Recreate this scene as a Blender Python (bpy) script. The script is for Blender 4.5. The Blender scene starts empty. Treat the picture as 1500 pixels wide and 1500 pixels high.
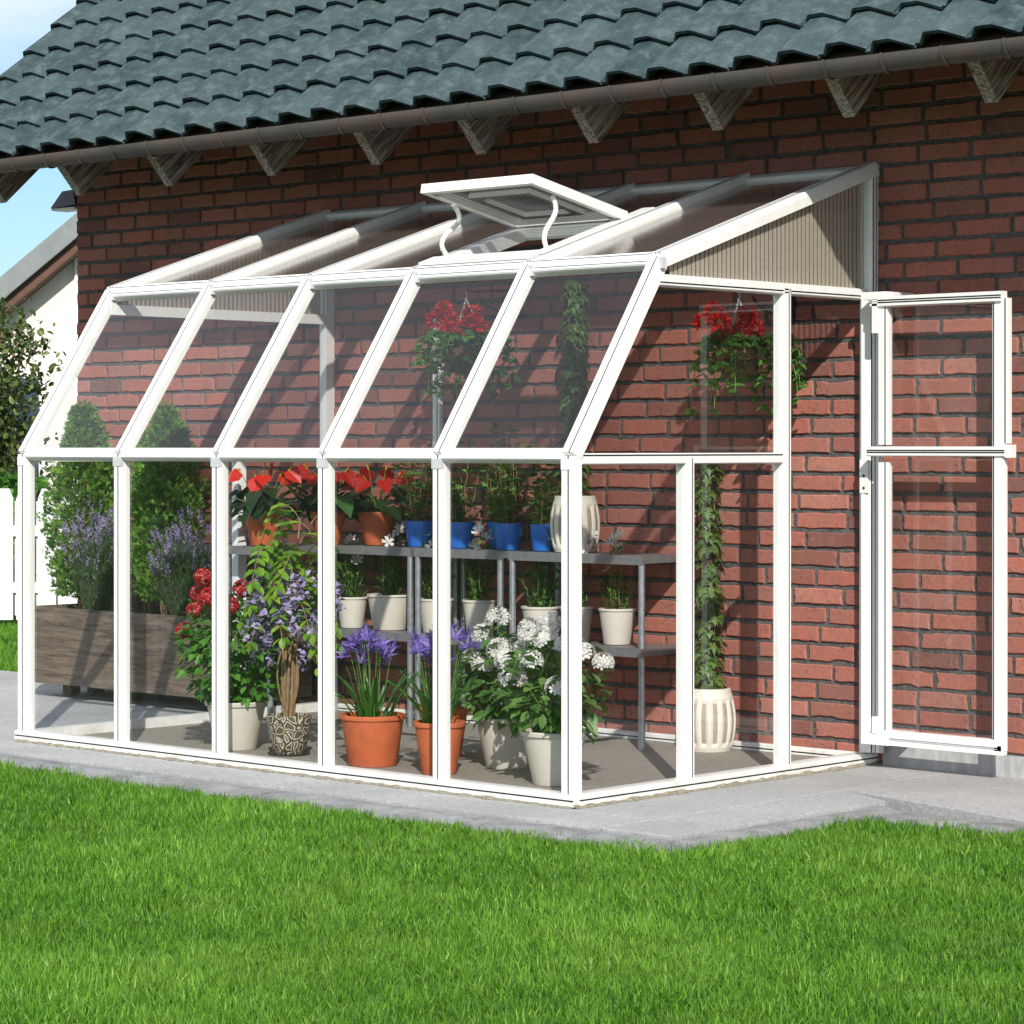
import bpy, math, random
import numpy as np
from mathutils import Vector
random.seed(7)
rng = np.random.default_rng(11)
S = bpy.context.scene
COL = S.collection
PI = math.pi

# ------------------------------------------------------------------ render settings
S.render.engine = 'CYCLES'
S.cycles.max_bounces = 10
S.cycles.transparent_max_bounces = 24
S.cycles.diffuse_bounces = 3
S.cycles.glossy_bounces = 3
S.cycles.transmission_bounces = 4
S.cycles.caustics_reflective = False
S.cycles.caustics_refractive = False
S.view_settings.view_transform = 'Standard'
S.view_settings.look = 'None'
S.view_settings.gamma = 1
S.view_settings.use_curve_mapping = False
S.view_settings.exposure = 0.10

# ------------------------------------------------------------------ camera
CP = Vector((9.5999, -9.0591, 1.2884)); TH = 0.7477
cam = bpy.data.cameras.new('camera'); cam_o = bpy.data.objects.new('camera', cam); COL.objects.link(cam_o)
cam.sensor_width = 36; cam.lens = 3945.59/1500*36
cam.shift_y = (653.84-750)/1500
cam.clip_start = 0.1; cam.clip_end = 3000
cam_o.location = CP; cam_o.rotation_euler = (PI/2, 0, TH)
S.camera = cam_o
VF = Vector((-math.sin(TH), math.cos(TH), 0)); VR = Vector((math.cos(TH), math.sin(TH), 0))

# ------------------------------------------------------------------ materials
def new_mat(name):
    m = bpy.data.materials.new(name); m.use_nodes = True
    nt = m.node_tree; nt.nodes.clear()
    out = nt.nodes.new('ShaderNodeOutputMaterial')
    return m, nt, out
def N(nt, t, **kw):
    n = nt.nodes.new(t)
    for k, v in kw.items():
        if hasattr(n, k): setattr(n, k, v)
        else: n.inputs[k.replace('_', ' ')].default_value = v
    return n
def L(nt, a, b): nt.links.new(a, b)
def ramp(nt, fac, stops, interp='LINEAR'):
    r = nt.nodes.new('ShaderNodeValToRGB'); r.color_ramp.interpolation = interp
    e = r.color_ramp.elements
    while len(e) < len(stops): e.new(0.5)
    for i, (p, c) in enumerate(stops):
        e[i].position = p; e[i].color = (c[0], c[1], c[2], 1)
    L(nt, fac, r.inputs['Fac']); return r.outputs['Color']
def noise(nt, scale, detail=4, rough=.55, stretch=None, coord='Object'):
    tc = nt.nodes.new('ShaderNodeTexCoord'); src = tc.outputs[coord]
    if stretch:
        mp = nt.nodes.new('ShaderNodeMapping'); mp.inputs['Scale'].default_value = stretch
        L(nt, src, mp.inputs['Vector']); src = mp.outputs['Vector']
    n = nt.nodes.new('ShaderNodeTexNoise'); n.inputs['Scale'].default_value = scale
    n.inputs['Detail'].default_value = detail; n.inputs['Roughness'].default_value = rough
    L(nt, src, n.inputs['Vector']); return n.outputs['Fac']
def mixc(nt, fac, a, b, mode='MIX'):
    m = nt.nodes.new('ShaderNodeMix'); m.data_type = 'RGBA'; m.blend_type = mode
    for s, v in ((m.inputs[0], fac), (m.inputs[6], a), (m.inputs[7], b)):
        if isinstance(v, (int, float)): s.default_value = v
        elif isinstance(v, tuple): s.default_value = (*v[:3], 1)
        else: L(nt, v, s)
    return m.outputs[2]
def math_n(nt, op, a, b=0.0):
    m = nt.nodes.new('ShaderNodeMath'); m.operation = op
    for s, v in ((m.inputs[0], a), (m.inputs[1], b)):
        if isinstance(v, (int, float)): s.default_value = v
        else: L(nt, v, s)
    return m.outputs[0]
def attr(nt, name='v'):
    a = nt.nodes.new('ShaderNodeAttribute'); a.attribute_name = name; return a.outputs['Fac']
def bump(nt, h, strength=.3, dist=.01):
    b = nt.nodes.new('ShaderNodeBump'); b.inputs['Strength'].default_value = strength
    b.inputs['Distance'].default_value = dist; L(nt, h, b.inputs['Height']); return b.outputs['Normal']
def princ(nt, out, color, rough=.6, metal=0, normal=None, spec=.5):
    p = nt.nodes.new('ShaderNodeBsdfPrincipled')
    if isinstance(color, tuple): p.inputs['Base Color'].default_value = (*color, 1)
    else: L(nt, color, p.inputs['Base Color'])
    if isinstance(rough, (int, float)): p.inputs['Roughness'].default_value = rough
    else: L(nt, rough, p.inputs['Roughness'])
    p.inputs['Metallic'].default_value = metal
    p.inputs['Specular IOR Level'].default_value = spec
    if normal: L(nt, normal, p.inputs['Normal'])
    L(nt, p.outputs[0], out.inputs['Surface']); return p

def simple(name, color, rough=.5, metal=0, var=.08, scale=30, bstr=.1, bdist=.002, spec=.5, stretch=None):
    m, nt, out = new_mat(name)
    n = noise(nt, scale, 5, .6, stretch)
    lo = tuple(c*(1-var) for c in color); hi = tuple(min(1, c*(1+var)) for c in color)
    c = ramp(nt, n, [(.3, lo), (.7, hi)])
    princ(nt, out, c, rough, metal, bump(nt, n, bstr, bdist) if bstr else None, spec)
    return m

def leaf_mat(name, stops, rough=.45, trans=.3, spec=.4):
    m, nt, out = new_mat(name)
    c = ramp(nt, attr(nt), stops)
    n = noise(nt, 60, 2)
    c = mixc(nt, math_n(nt, 'MULTIPLY', n, .35), c, (0.02, 0.03, 0.01))
    p = nt.nodes.new('ShaderNodeBsdfPrincipled'); L(nt, c, p.inputs['Base Color'])
    p.inputs['Roughness'].default_value = rough; p.inputs['Specular IOR Level'].default_value = spec
    t = nt.nodes.new('ShaderNodeBsdfTranslucent'); L(nt, c, t.inputs['Color'])
    mx = nt.nodes.new('ShaderNodeMixShader'); mx.inputs[0].default_value = trans
    L(nt, p.outputs[0], mx.inputs[1]); L(nt, t.outputs[0], mx.inputs[2]); L(nt, mx.outputs[0], out.inputs['Surface'])
    return m

M = {}
M['pvc'] = simple('white_pvc', (.83, .83, .80), .32, var=.03, scale=14, bstr=.03)
def mk_pvc():
    m, nt, out = new_mat('white_pvc')
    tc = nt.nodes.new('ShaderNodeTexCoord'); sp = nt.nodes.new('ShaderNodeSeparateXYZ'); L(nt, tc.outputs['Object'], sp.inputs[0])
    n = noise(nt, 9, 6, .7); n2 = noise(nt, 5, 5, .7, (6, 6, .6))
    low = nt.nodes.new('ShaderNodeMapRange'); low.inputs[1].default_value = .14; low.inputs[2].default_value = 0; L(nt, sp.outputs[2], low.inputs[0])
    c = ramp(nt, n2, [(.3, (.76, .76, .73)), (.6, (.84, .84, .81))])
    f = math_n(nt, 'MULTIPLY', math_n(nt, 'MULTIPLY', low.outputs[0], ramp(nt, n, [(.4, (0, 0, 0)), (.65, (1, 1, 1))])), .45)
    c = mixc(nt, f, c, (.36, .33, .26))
    c = mixc(nt, math_n(nt, 'MULTIPLY', ramp(nt, n, [(.60, (0, 0, 0)), (.72, (1, 1, 1))]), .22), c, (.55, .54, .50))
    princ(nt, out, c, .34, normal=bump(nt, n2, .04, .002)); return m
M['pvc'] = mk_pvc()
M['gasket'] = simple('dark_gasket', (.045, .045, .05), .7, var=.1, bstr=0)
M['pvc_clip'] = simple('grey_clip', (.55, .57, .58), .3, var=.08, bstr=0)
M['galv'] = simple('galvanised_steel', (.42, .44, .46), .38, metal=.75, var=.2, scale=40, bstr=.05)
M['shelf'] = simple('grey_shelf_sheet', (.20, .20, .20), .45, metal=.35, var=.15, scale=25, bstr=.05)
M['iron'] = simple('black_iron', (.025, .025, .027), .55, metal=.3, var=.3)
M['terracotta'] = simple('terracotta', (.52, .12, .045), .75, var=.14, scale=16, bstr=.12)
M['cream'] = simple('cream_pot', (.62, .58, .50), .6, var=.05, scale=10, bstr=.05)
M['blue'] = simple('blue_pot', (.022, .14, .52), .35, var=.06, bstr=.02)
M['urn'] = simple('urn_cream', (.70, .66, .56), .6, var=.07, scale=20, bstr=.15, stretch=(8, 8, 1))
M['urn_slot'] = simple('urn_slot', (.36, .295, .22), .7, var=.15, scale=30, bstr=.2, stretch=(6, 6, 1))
M['soil'] = simple('soil', (.035, .024, .017), .95, var=.5, scale=80, bstr=.6, bdist=.01)
M['stem'] = simple('brown_stem', (.24, .15, .075), .8, var=.3, scale=60, bstr=.3)
M['greenstem'] = simple('green_stem', (.10, .20, .04), .6, var=.3, scale=60)
M['moss'] = simple('moss_pole', (.10, .065, .035), .95, var=.6, scale=70, bstr=.9, bdist=.02)
M['coir'] = simple('coir', (.16, .10, .05), .95, var=.5, scale=70, bstr=.9, bdist=.02)
M['lamp'] = simple('lamp_dark', (.06, .065, .07), .4, metal=.4, var=.1)
M['white_paint'] = simple('white_paint', (.78, .79, .77), .5, var=.05, scale=6, bstr=.05)
M['render'] = simple('pale_render', (.74, .68, .62), .85, var=.05, scale=5, bstr=.2)
M['far_roof'] = simple('far_grey_roof', (.20, .22, .22), .8, var=.15, scale=5, bstr=.2)
M['far_brown'] = simple('far_brown', (.12, .06, .04), .8, var=.2, scale=8)
M['plinth'] = simple('concrete_plinth', (.42, .42, .42), .9, var=.22, scale=9, bstr=.4, bdist=.006, stretch=(3, 3, .8))
M['floor'] = simple('floor_concrete', (.25, .225, .19), .9, var=.18, scale=35, bstr=.35, bdist=.004)
M['mortar_line'] = simple('mortar_seal', (.24, .22, .16), .95, var=.4, scale=60, bstr=.8, bdist=.01)

def mk_slab():
    m, nt, out = new_mat('paving_slab')
    a = noise(nt, 2.0, 6, .6); b = noise(nt, 60, 4, .7)
    c = ramp(nt, a, [(.3, (.38, .385, .39)), (.7, (.52, .52, .51))])
    c = mixc(nt, .5, c, ramp(nt, b, [(.32, (.14, .14, .15)), (.66, (.56, .56, .55))]))
    st = noise(nt, .9, 7, .68); c = mixc(nt, math_n(nt, 'MULTIPLY', ramp(nt, st, [(.45, (0, 0, 0)), (.62, (1, 1, 1))]), .45), c, (.25, .25, .24))
    c = mixc(nt, math_n(nt, 'MULTIPLY', attr(nt), .22), c, (.30, .31, .32))
    princ(nt, out, c, .9, normal=bump(nt, b, .35, .004)); return m
M['slab'] = mk_slab()
def mk_kerb():
    m, nt, out = new_mat('kerb_stone')
    a = noise(nt, 7, 6, .65); b = noise(nt, 70, 4, .7)
    c = ramp(nt, a, [(.25, (.10, .10, .105)), (.5, (.25, .255, .26)), (.75, (.38, .385, .38))])
    c = mixc(nt, .3, c, ramp(nt, b, [(.3, (.12, .12, .12)), (.7, (.42, .42, .42))]))
    h = math_n(nt, 'ADD', a, math_n(nt, 'MULTIPLY', b, .3))
    princ(nt, out, c, .95, normal=bump(nt, h, .8, .02)); return m
M['kerb'] = mk_kerb()

def mk_brick():
    m, nt, out = new_mat('brick')
    v = attr(nt)
    c = ramp(nt, v, [(0, (.14, .062, .055)), (.12, (.27, .098, .074)), (.35, (.37, .122, .088)), (.65, (.44, .145, .103)), (.85, (.34, .136, .110)), (1, (.49, .19, .14))])
    n1 = noise(nt, 9, 6, .65); n2 = noise(nt, 55, 5, .7); n3 = noise(nt, 2.2, 3, .5)
    c = mixc(nt, math_n(nt, 'MULTIPLY', ramp(nt, n1, [(.40, (0, 0, 0)), (.70, (1, 1, 1))]), .55), c, (.23, .125, .10))
    c = mixc(nt, math_n(nt, 'MULTIPLY', ramp(nt, n2, [(.55, (0, 0, 0)), (.66, (1, 1, 1))]), .55), c, (.10, .05, .042))
    c = mixc(nt, math_n(nt, 'MULTIPLY', ramp(nt, n3, [(.35, (0, 0, 0)), (.7, (1, 1, 1))]), .18), c, (.50, .25, .20))
    n4 = noise(nt, 170, 4, .75); n5 = noise(nt, 30, 6, .75, (1, 1, 2.2))
    c = mixc(nt, math_n(nt, 'MULTIPLY', ramp(nt, n4, [(.48, (0, 0, 0)), (.62, (1, 1, 1))]), .35), c, (.17, .07, .055))
    c = mixc(nt, math_n(nt, 'MULTIPLY', ramp(nt, n5, [(.56, (0, 0, 0)), (.68, (1, 1, 1))]), .30), c, (.54, .30, .24))
    # little holes
    vo = nt.nodes.new('ShaderNodeTexVoronoi'); tc = nt.nodes.new('ShaderNodeTexCoord'); L(nt, tc.outputs['Object'], vo.inputs['Vector'])
    vo.inputs['Scale'].default_value = 26
    hole = ramp(nt, vo.outputs['Distance'], [(.05, (1, 1, 1)), (.11, (0, 0, 0))])
    hn = math_n(nt, 'MULTIPLY', hole, ramp(nt, noise(nt, 12, 2), [(.52, (0, 0, 0)), (.6, (1, 1, 1))]))
    c = mixc(nt, hn, c, (.02, .014, .013))
    h = math_n(nt, 'SUBTRACT', math_n(nt, 'ADD', math_n(nt, 'MULTIPLY', n1, .5), n2), hn)
    princ(nt, out, c, .88, normal=bump(nt, h, .5, .005), spec=.2); return m
M['brick'] = mk_brick()
def mk_mortar():
    m, nt, out = new_mat('mortar')
    n1 = noise(nt, 60, 5, .7); n2 = noise(nt, 5, 4, .6)
    c = ramp(nt, n1, [(.3, (.034, .032, .033)), (.7, (.15, .145, .14))])
    c = mixc(nt, ramp(nt, n2, [(.45, (0, 0, 0)), (.75, (.7, .7, .7))]), c, (.13, .13, .125))
    princ(nt, out, c, .95, normal=bump(nt, n1, .8, .01)); return m
M['mortar'] = mk_mortar()
def mk_tile():
    m, nt, out = new_mat('slate_tile')
    v = attr(nt)
    n1 = noise(nt, 14, 6, .7); n2 = noise(nt, 90, 4, .7); n3 = noise(nt, 3, 4, .6)
    c = ramp(nt, n1, [(.28, (.012, .025, .027)), (.5, (.033, .057, .061)), (.72, (.100, .140, .145))])
    c = mixc(nt, math_n(nt, 'MULTIPLY', v, .35), c, (.095, .135, .14))
    c = mixc(nt, math_n(nt, 'MULTIPLY', ramp(nt, n3, [(.5, (0, 0, 0)), (.75, (1, 1, 1))]), .35), c, (.055, .085, .075))
    c = mixc(nt, math_n(nt, 'MULTIPLY', ramp(nt, n2, [(.6, (0, 0, 0)), (.72, (1, 1, 1))]), .35), c, (.24, .28, .27))
    princ(nt, out, c, .72, normal=bump(nt, math_n(nt, 'ADD', n1, math_n(nt, 'MULTIPLY', n2, .5)), .5, .006), spec=.22); return m
M['tile'] = mk_tile()
def mk_gutter():
    m, nt, out = new_mat('weathered_gutter')
    n1 = noise(nt, 2.0, 6, .7); n2 = noise(nt, 60, 3, .6)
    c = ramp(nt, n1, [(.38, (.032, .036, .025)), (.5, (.058, .050, .040)), (.62, (.085, .052, .040)), (.7, (.045, .045, .038))])
    c = mixc(nt, math_n(nt, 'MULTIPLY', n2, .4), c, (.10, .10, .09))
    princ(nt, out, c, .6, metal=.2, normal=bump(nt, n2, .15, .002)); return m
M['gutter'] = mk_gutter()
def mk_wood(name, dark, light, stretch, scale=5):
    m, nt, out = new_mat(name)
    n1 = noise(nt, scale, 8, .7, stretch); n2 = noise(nt, scale*3.1, 6, .75, stretch); n3 = noise(nt, 3, 3)
    f = math_n(nt, 'ADD', math_n(nt, 'MULTIPLY', n1, .6), math_n(nt, 'MULTIPLY', n2, .4))
    c = ramp(nt, f, [(.36, dark), (.47, tuple((a+b)/2.4 for a, b in zip(dark, light))), (.62, light)])
    c = mixc(nt, math_n(nt, 'MULTIPLY', n3, .3), c, tuple(x*.6 for x in light))
    princ(nt, out, c, .8, normal=bump(nt, f, .7, .006)); return m
M['planter_wood'] = mk_wood('planter_wood', (.018, .012, .009), (.235, .175, .13), (.8, 6, 8.5))
M['rafter_wood'] = mk_wood('rafter_wood', (.10, .08, .065), (.55, .49, .42), (16, 2.5, 14), 4)
def schlick(nt, k, f0):
    """two-sided reflectance, the same for both faces of a thin pane"""
    lw = nt.nodes.new('ShaderNodeLayerWeight'); lw.inputs['Blend'].default_value = .5
    p = math_n(nt, 'POWER', lw.outputs['Facing'], 5.0)
    return math_n(nt, 'MULTIPLY', math_n(nt, 'ADD', math_n(nt, 'MULTIPLY', p, 1.4), f0*1.8), k)
def mk_rafter():
    m, nt, out = new_mat('rafter_wood')
    tc = nt.nodes.new('ShaderNodeTexCoord'); r = nt.nodes.new('ShaderNodeMapping'); r.inputs['Rotation'].default_value = (-math.atan(.9), 0, 0)
    L(nt, tc.outputs['Object'], r.inputs['Vector']); k = nt.nodes.new('ShaderNodeMapping'); k.inputs['Scale'].default_value = (9, .8, 13)
    L(nt, r.outputs[0], k.inputs['Vector']); n = nt.nodes.new('ShaderNodeTexNoise'); n.inputs['Scale'].default_value = 6; n.inputs['Detail'].default_value = 6; n.inputs['Roughness'].default_value = .7
    L(nt, k.outputs[0], n.inputs['Vector']); c = ramp(nt, n.outputs['Fac'], [(.36, (.07, .055, .045)), (.5, (.27, .235, .20)), (.64, (.58, .53, .46))])
    princ(nt, out, c, .85, normal=bump(nt, n.outputs['Fac'], .8, .006)); return m
M['rafter_wood'] = mk_rafter()
def mk_glass():
    m, nt, out = new_mat('clear_glass')
    f = schlick(nt, 1.0, .026)
    t = nt.nodes.new('ShaderNodeBsdfTransparent'); t.inputs['Color'].default_value = (.955, .965, .97, 1)
    g = nt.nodes.new('ShaderNodeBsdfGlossy'); g.inputs['Roughness'].default_value = .015; g.inputs['Color'].default_value = (1, 1, 1, 1)
    mx = nt.nodes.new('ShaderNodeMixShader'); L(nt, f, mx.inputs[0])
    L(nt, t.outputs[0], mx.inputs[1]); L(nt, g.outputs[0], mx.inputs[2]); L(nt, mx.outputs[0], out.inputs['Surface']); return m
M['glass'] = mk_glass()
def mk_poly(name, col, clear, ribs=None):
    m, nt, out = new_mat(name)
    d = nt.nodes.new('ShaderNodeBsdfDiffuse'); tl = nt.nodes.new('ShaderNodeBsdfTranslucent')
    for s in (d, tl): s.inputs['Color'].default_value = (*col, 1)
    m1 = nt.nodes.new('ShaderNodeMixShader'); m1.inputs[0].default_value = .3
    L(nt, d.outputs[0], m1.inputs[1]); L(nt, tl.outputs[0], m1.inputs[2])
    t = nt.nodes.new('ShaderNodeBsdfTransparent'); t.inputs['Color'].default_value = (.92, .92, .92, 1)
    m2 = nt.nodes.new('ShaderNodeMixShader')
    n = noise(nt, 120, 3, .6)
    L(nt, ramp(nt, n, [(.3, (clear-.06,)*3), (.7, (clear+.06,)*3)]), m2.inputs[0])
    L(nt, m1.outputs[0], m2.inputs[1]); L(nt, t.outputs[0], m2.inputs[2])
    g = nt.nodes.new('ShaderNodeBsdfGlossy'); g.inputs['Roughness'].default_value = .12
    f = schlick(nt, .6, .04)
    m3 = nt.nodes.new('ShaderNodeMixShader'); L(nt, f, m3.inputs[0])
    L(nt, m2.outputs[0], m3.inputs[1]); L(nt, g.outputs[0], m3.inputs[2]); L(nt, m3.outputs[0], out.inputs['Surface']); return m
M['roofpoly'] = mk_poly('twinwall_roof_sheet', (.52, .45, .38), .87)
M['gablepoly'] = mk_poly('ribbed_gable_sheet', (.80, .74, .60), .50)
M['gablerib'] = mk_poly('ribbed_gable_rib', (.25, .21, .16), .42)
def mk_pattern():
    m, nt, out = new_mat('crackle_pot')
    tc = nt.nodes.new('ShaderNodeTexCoord')
    vo = nt.nodes.new('ShaderNodeTexVoronoi'); vo.feature = 'DISTANCE_TO_EDGE'; vo.inputs['Scale'].default_value = 27
    wn = nt.nodes.new('ShaderNodeTexNoise'); wn.inputs['Scale'].default_value = 20
    L(nt, tc.outputs['Object'], wn.inputs['Vector'])
    mv = mixc(nt, .035, tc.outputs['Object'], wn.outputs['Color'], 'ADD')
    L(nt, mv, vo.inputs['Vector'])
    c = ramp(nt, vo.outputs['Distance'], [(.0, (.075, .058, .035)), (.07, (.075, .058, .035)), (.10, (.50, .46, .38)), (.17, (.50, .46, .38)), (.20, (.10, .08, .048)), (1, (.12, .095, .055))])
    princ(nt, out, c, .4); return m
M['pattern'] = mk_pattern()
def mk_ground():
    m, nt, out = new_mat('lawn_soil')
    n = noise(nt, 30, 5)
    c = ramp(nt, n, [(.3, (.018, .035, .008)), (.7, (.05, .10, .018))])
    princ(nt, out, c, .95, normal=bump(nt, n, .5, .02)); return m
M['ground'] = mk_ground()

M['lf_bright'] = leaf_mat('leaf_bright', [(0, (.045, .15, .018)), (.5, (.085, .26, .03)), (1, (.15, .38, .05))], trans=.35)
M['lf_wist'] = leaf_mat('leaf_wisteria', [(0, (.11, .26, .02)), (.5, (.20, .42, .03)), (1, (.34, .52, .06))], trans=.4)
M['lf_dark'] = leaf_mat('leaf_dark', [(0, (.010, .026, .010)), (.7, (.02, .055, .02)), (1, (.045, .13, .035))], rough=.3, trans=.12)
M['lf_mid'] = leaf_mat('leaf_mid', [(0, (.045, .11, .022)), (.5, (.085, .20, .038)), (1, (.16, .30, .07))])
M['lf_ivy'] = leaf_mat('leaf_ivy', [(0, (.045, .10, .018)), (.5, (.09, .17, .03)), (1, (.15, .26, .05))])
M['lf_fern'] = leaf_mat('leaf_fern', [(0, (.07, .16, .03)), (.5, (.13, .27, .05)), (1, (.22, .38, .09))])
M['lf_strap'] = leaf_mat('leaf_strap', [(0, (.03, .10, .02)), (.5, (.06, .20, .03)), (1, (.12, .32, .05))], rough=.35)
M['lf_thuja'] = leaf_mat('leaf_thuja', [(0, (.06, .16, .025)), (.5, (.13, .30, .038)), (1, (.25, .42, .065))], rough=.6, trans=.25)
M['lf_bush'] = leaf_mat('leaf_bush', [(0, (.03, .055, .012)), (.5, (.075, .12, .025)), (1, (.26, .32, .10))], trans=.3)
M['lf_grey'] = leaf_mat('leaf_greygreen', [(0, (.04, .08, .03)), (1, (.10, .17, .07))])
M['f_red'] = leaf_mat('petal_red', [(0, (.52, .006, .008)), (1, (.88, .03, .025))], trans=.35)
M['f_crimson'] = leaf_mat('petal_crimson', [(0, (.35, .006, .012)), (.8, (.58, .015, .03)), (1, (.65, .03, .04))], trans=.25)
M['f_white'] = leaf_mat('petal_white', [(0, (.78, .75, .69)), (1, (.92, .90, .86))], trans=.25)
M['f_lilac'] = leaf_mat('petal_lilac', [(0, (.34, .27, .55)), (1, (.62, .55, .80))], trans=.3)
M['f_purple'] = leaf_mat('petal_purple', [(0, (.14, .09, .42)), (1, (.33, .22, .68))], trans=.3)
M['f_lav'] = leaf_mat('petal_lavender', [(0, (.26, .19, .42)), (1, (.58, .46, .72))], trans=.3)
M['f_yellow'] = leaf_mat('petal_yellow', [(0, (.60, .36, .02)), (1, (.80, .55, .05))], trans=.2)
def mk_grass():
    m, nt, out = new_mat('grass_blade')
    v = attr(nt); n = noise(nt, 1.7, 5, .6); n2 = noise(nt, 7, 3, .6)
    c = ramp(nt, v, [(0, (.024, .080, .007)), (.35, (.075, .212, .016)), (.7, (.165, .365, .034)), (1, (.38, .54, .10))])
    c = mixc(nt, math_n(nt, 'MULTIPLY', ramp(nt, n, [(.45, (0, 0, 0)), (.7, (1, 1, 1))]), .38), c, (.19, .33, .045))
    c = mixc(nt, math_n(nt, 'MULTIPLY', ramp(nt, n2, [(.52, (0, 0, 0)), (.72, (1, 1, 1))]), .30), c, (.045, .15, .012))
    p = nt.nodes.new('ShaderNodeBsdfPrincipled'); L(nt, c, p.inputs['Base Color']); p.inputs['Roughness'].default_value = .5; p.inputs['Specular IOR Level'].default_value = .3
    t = nt.nodes.new('ShaderNodeBsdfTranslucent'); L(nt, c, t.inputs['Color'])
    mx = nt.nodes.new('ShaderNodeMixShader'); mx.inputs[0].default_value = .3
    L(nt, p.outputs[0], mx.inputs[1]); L(nt, t.outputs[0], mx.inputs[2]); L(nt, mx.outputs[0], out.inputs['Surface']); return m
M['grass'] = mk_grass()

# ------------------------------------------------------------------ mesh builder
class MB:
    def __init__(s): s.V = []; s.F = []; s.n = 0; s.A = []
    def add(s, verts, faces, mat=0, v=None):
        """faces: list of tuples; v: per-vertex attribute"""
        verts = np.asarray(verts, float).reshape(-1, 3)
        s.V.append(verts); k = len(verts)
        s.A.append(np.full(k, random.random() if v is None else v, float) if not isinstance(v, np.ndarray) else v)
        for f in faces: s.F.append((tuple(i+s.n for i in f), mat))
        s.n += k
        return s
    def box(s, lo, hi, mat=0, v=None):
        x0, y0, z0 = lo; x1, y1, z1 = hi
        return s.add([(x0,y0,z0),(x1,y0,z0),(x1,y1,z0),(x0,y1,z0),(x0,y0,z1),(x1,y0,z1),(x1,y1,z1),(x0,y1,z1)],
              [(0,3,2,1),(4,5,6,7),(0,1,5,4),(1,2,6,5),(2,3,7,6),(3,0,4,7)], mat, v)
    def prism(s, prof, p0, p1, a, b, mats=None, mat=0, cap=True, v=None):
        """closed profile (u,w) swept from p0 to p1 with axes a,b"""
        p0, p1, a, b = (Vector(q) for q in (p0, p1, a, b)); n = len(prof)
        vs = [p0+a*u+b*w for u, w in prof] + [p1+a*u+b*w for u, w in prof]
        vs = [tuple(q) for q in vs]
        base = s.n; s.add(vs, [], v=v)
        for i in range(n):
            j = (i+1) % n
            s.F.append(((base+i, base+j, base+n+j, base+n+i), mats[i] if mats else mat))
        if cap:
            s.F.append((tuple(base+i for i in reversed(range(n))), mat)); s.F.append((tuple(base+n+i for i in range(n)), mat))
        return s
    def tube(s, pts, r, sides=6, mat=0, v=None):
        pts = [Vector(p) for p in pts]; m = len(pts)
        rs = r if isinstance(r, (list, tuple)) else [r]*m
        vs = []
        for i, p in enumerate(pts):
            t = (pts[min(i+1, m-1)]-pts[max(i-1, 0)])
            if t.length < 1e-9: t = Vector((0, 0, 1))
            t.normalize(); a = t.cross(Vector((0, 0, 1)) if abs(t.z) < .9 else Vector((1, 0, 0))).normalized(); b = t.cross(a)
            for k in range(sides):
                an = 2*PI*k/sides; vs.append(tuple(p+(a*math.cos(an)+b*math.sin(an))*rs[i]))
        fs = [(i*sides+k, i*sides+(k+1) % sides, (i+1)*sides+(k+1) % sides, (i+1)*sides+k) for i in range(m-1) for k in range(sides)]
        fs += [tuple(reversed(range(sides))), tuple((m-1)*sides+k for k in range(sides))]
        return s.add(vs, fs, mat, v)
    def lathe(s, prof, c=(0, 0, 0), seg=32, mat=0, v=None):
        """prof list of (r,z)"""
        vs = []; n = len(prof)
        for r, z in prof:
            for k in range(seg):
                an = 2*PI*k/seg; vs.append((c[0]+r*math.cos(an), c[1]+r*math.sin(an), c[2]+z))
        fs = [(i*seg+k, i*seg+(k+1) % seg, (i+1)*seg+(k+1) % seg, (i+1)*seg+k) for i in range(n-1) for k in range(seg)]
        return s.add(vs, fs, mat, v)
    def scatter(s, tmpl, P, D, Nn, scale, wscale=None, v=None, mat=0):
        """tmpl=(pts(k,3): along, across, normal ; faces). P,D,Nn arrays (m,3)"""
        T, faces = tmpl; T = np.asarray(T, float); k = len(T)
        P = np.asarray(P, float).reshape(-1, 3); D = np.asarray(D, float).reshape(-1, 3); Nn = np.asarray(Nn, float).reshape(-1, 3)
        m = len(P)
        if m == 0: return s
        D = D/(np.linalg.norm(D, axis=1, keepdims=True)+1e-9)
        A = np.cross(Nn, D); A /= (np.linalg.norm(A, axis=1, keepdims=True)+1e-9)
        W = np.cross(D, A)
        sc = np.broadcast_to(np.asarray(scale, float), (m,))[:, None, None]
        ws = sc if wscale is None else np.broadcast_to(np.asarray(wscale, float), (m,))[:, None, None]
        vs = P[:, None, :] + T[None, :, 0, None]*sc*D[:, None, :] + T[None, :, 1, None]*ws*A[:, None, :] + T[None, :, 2, None]*sc*W[:, None, :]
        vv = rng.random(m) if v is None else np.broadcast_to(np.asarray(v, float), (m,))
        s.V.append(vs.reshape(-1, 3)); s.A.append(np.repeat(vv, k))
        for i in range(m):
            o = s.n+i*k
            for f in faces: s.F.append((tuple(o+q for q in f), mat))
        s.n += m*k
        return s
    def build(s, name, mats, parent=None, smooth=False):
        me = bpy.data.meshes.new(name)
        V = np.concatenate(s.V); A = np.concatenate(s.A)
        cnt = np.array([len(f) for f, _ in s.F], np.int32)
        idx = np.fromiter((i for f, _ in s.F for i in f), np.int32, int(cnt.sum()))
        me.vertices.add(len(V)); me.vertices.foreach_set('co', V.astype(np.float32).ravel())
        me.loops.add(len(idx)); me.loops.foreach_set('vertex_index', idx)
        me.polygons.add(len(cnt)); me.polygons.foreach_set('loop_start', np.concatenate([[0], np.cumsum(cnt)[:-1]]).astype(np.int32))
        me.polygons.foreach_set('loop_total', cnt)
        if not isinstance(mats, (list, tuple)): mats = [mats]
        for q in mats: me.materials.append(M[q] if isinstance(q, str) else q)
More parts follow.
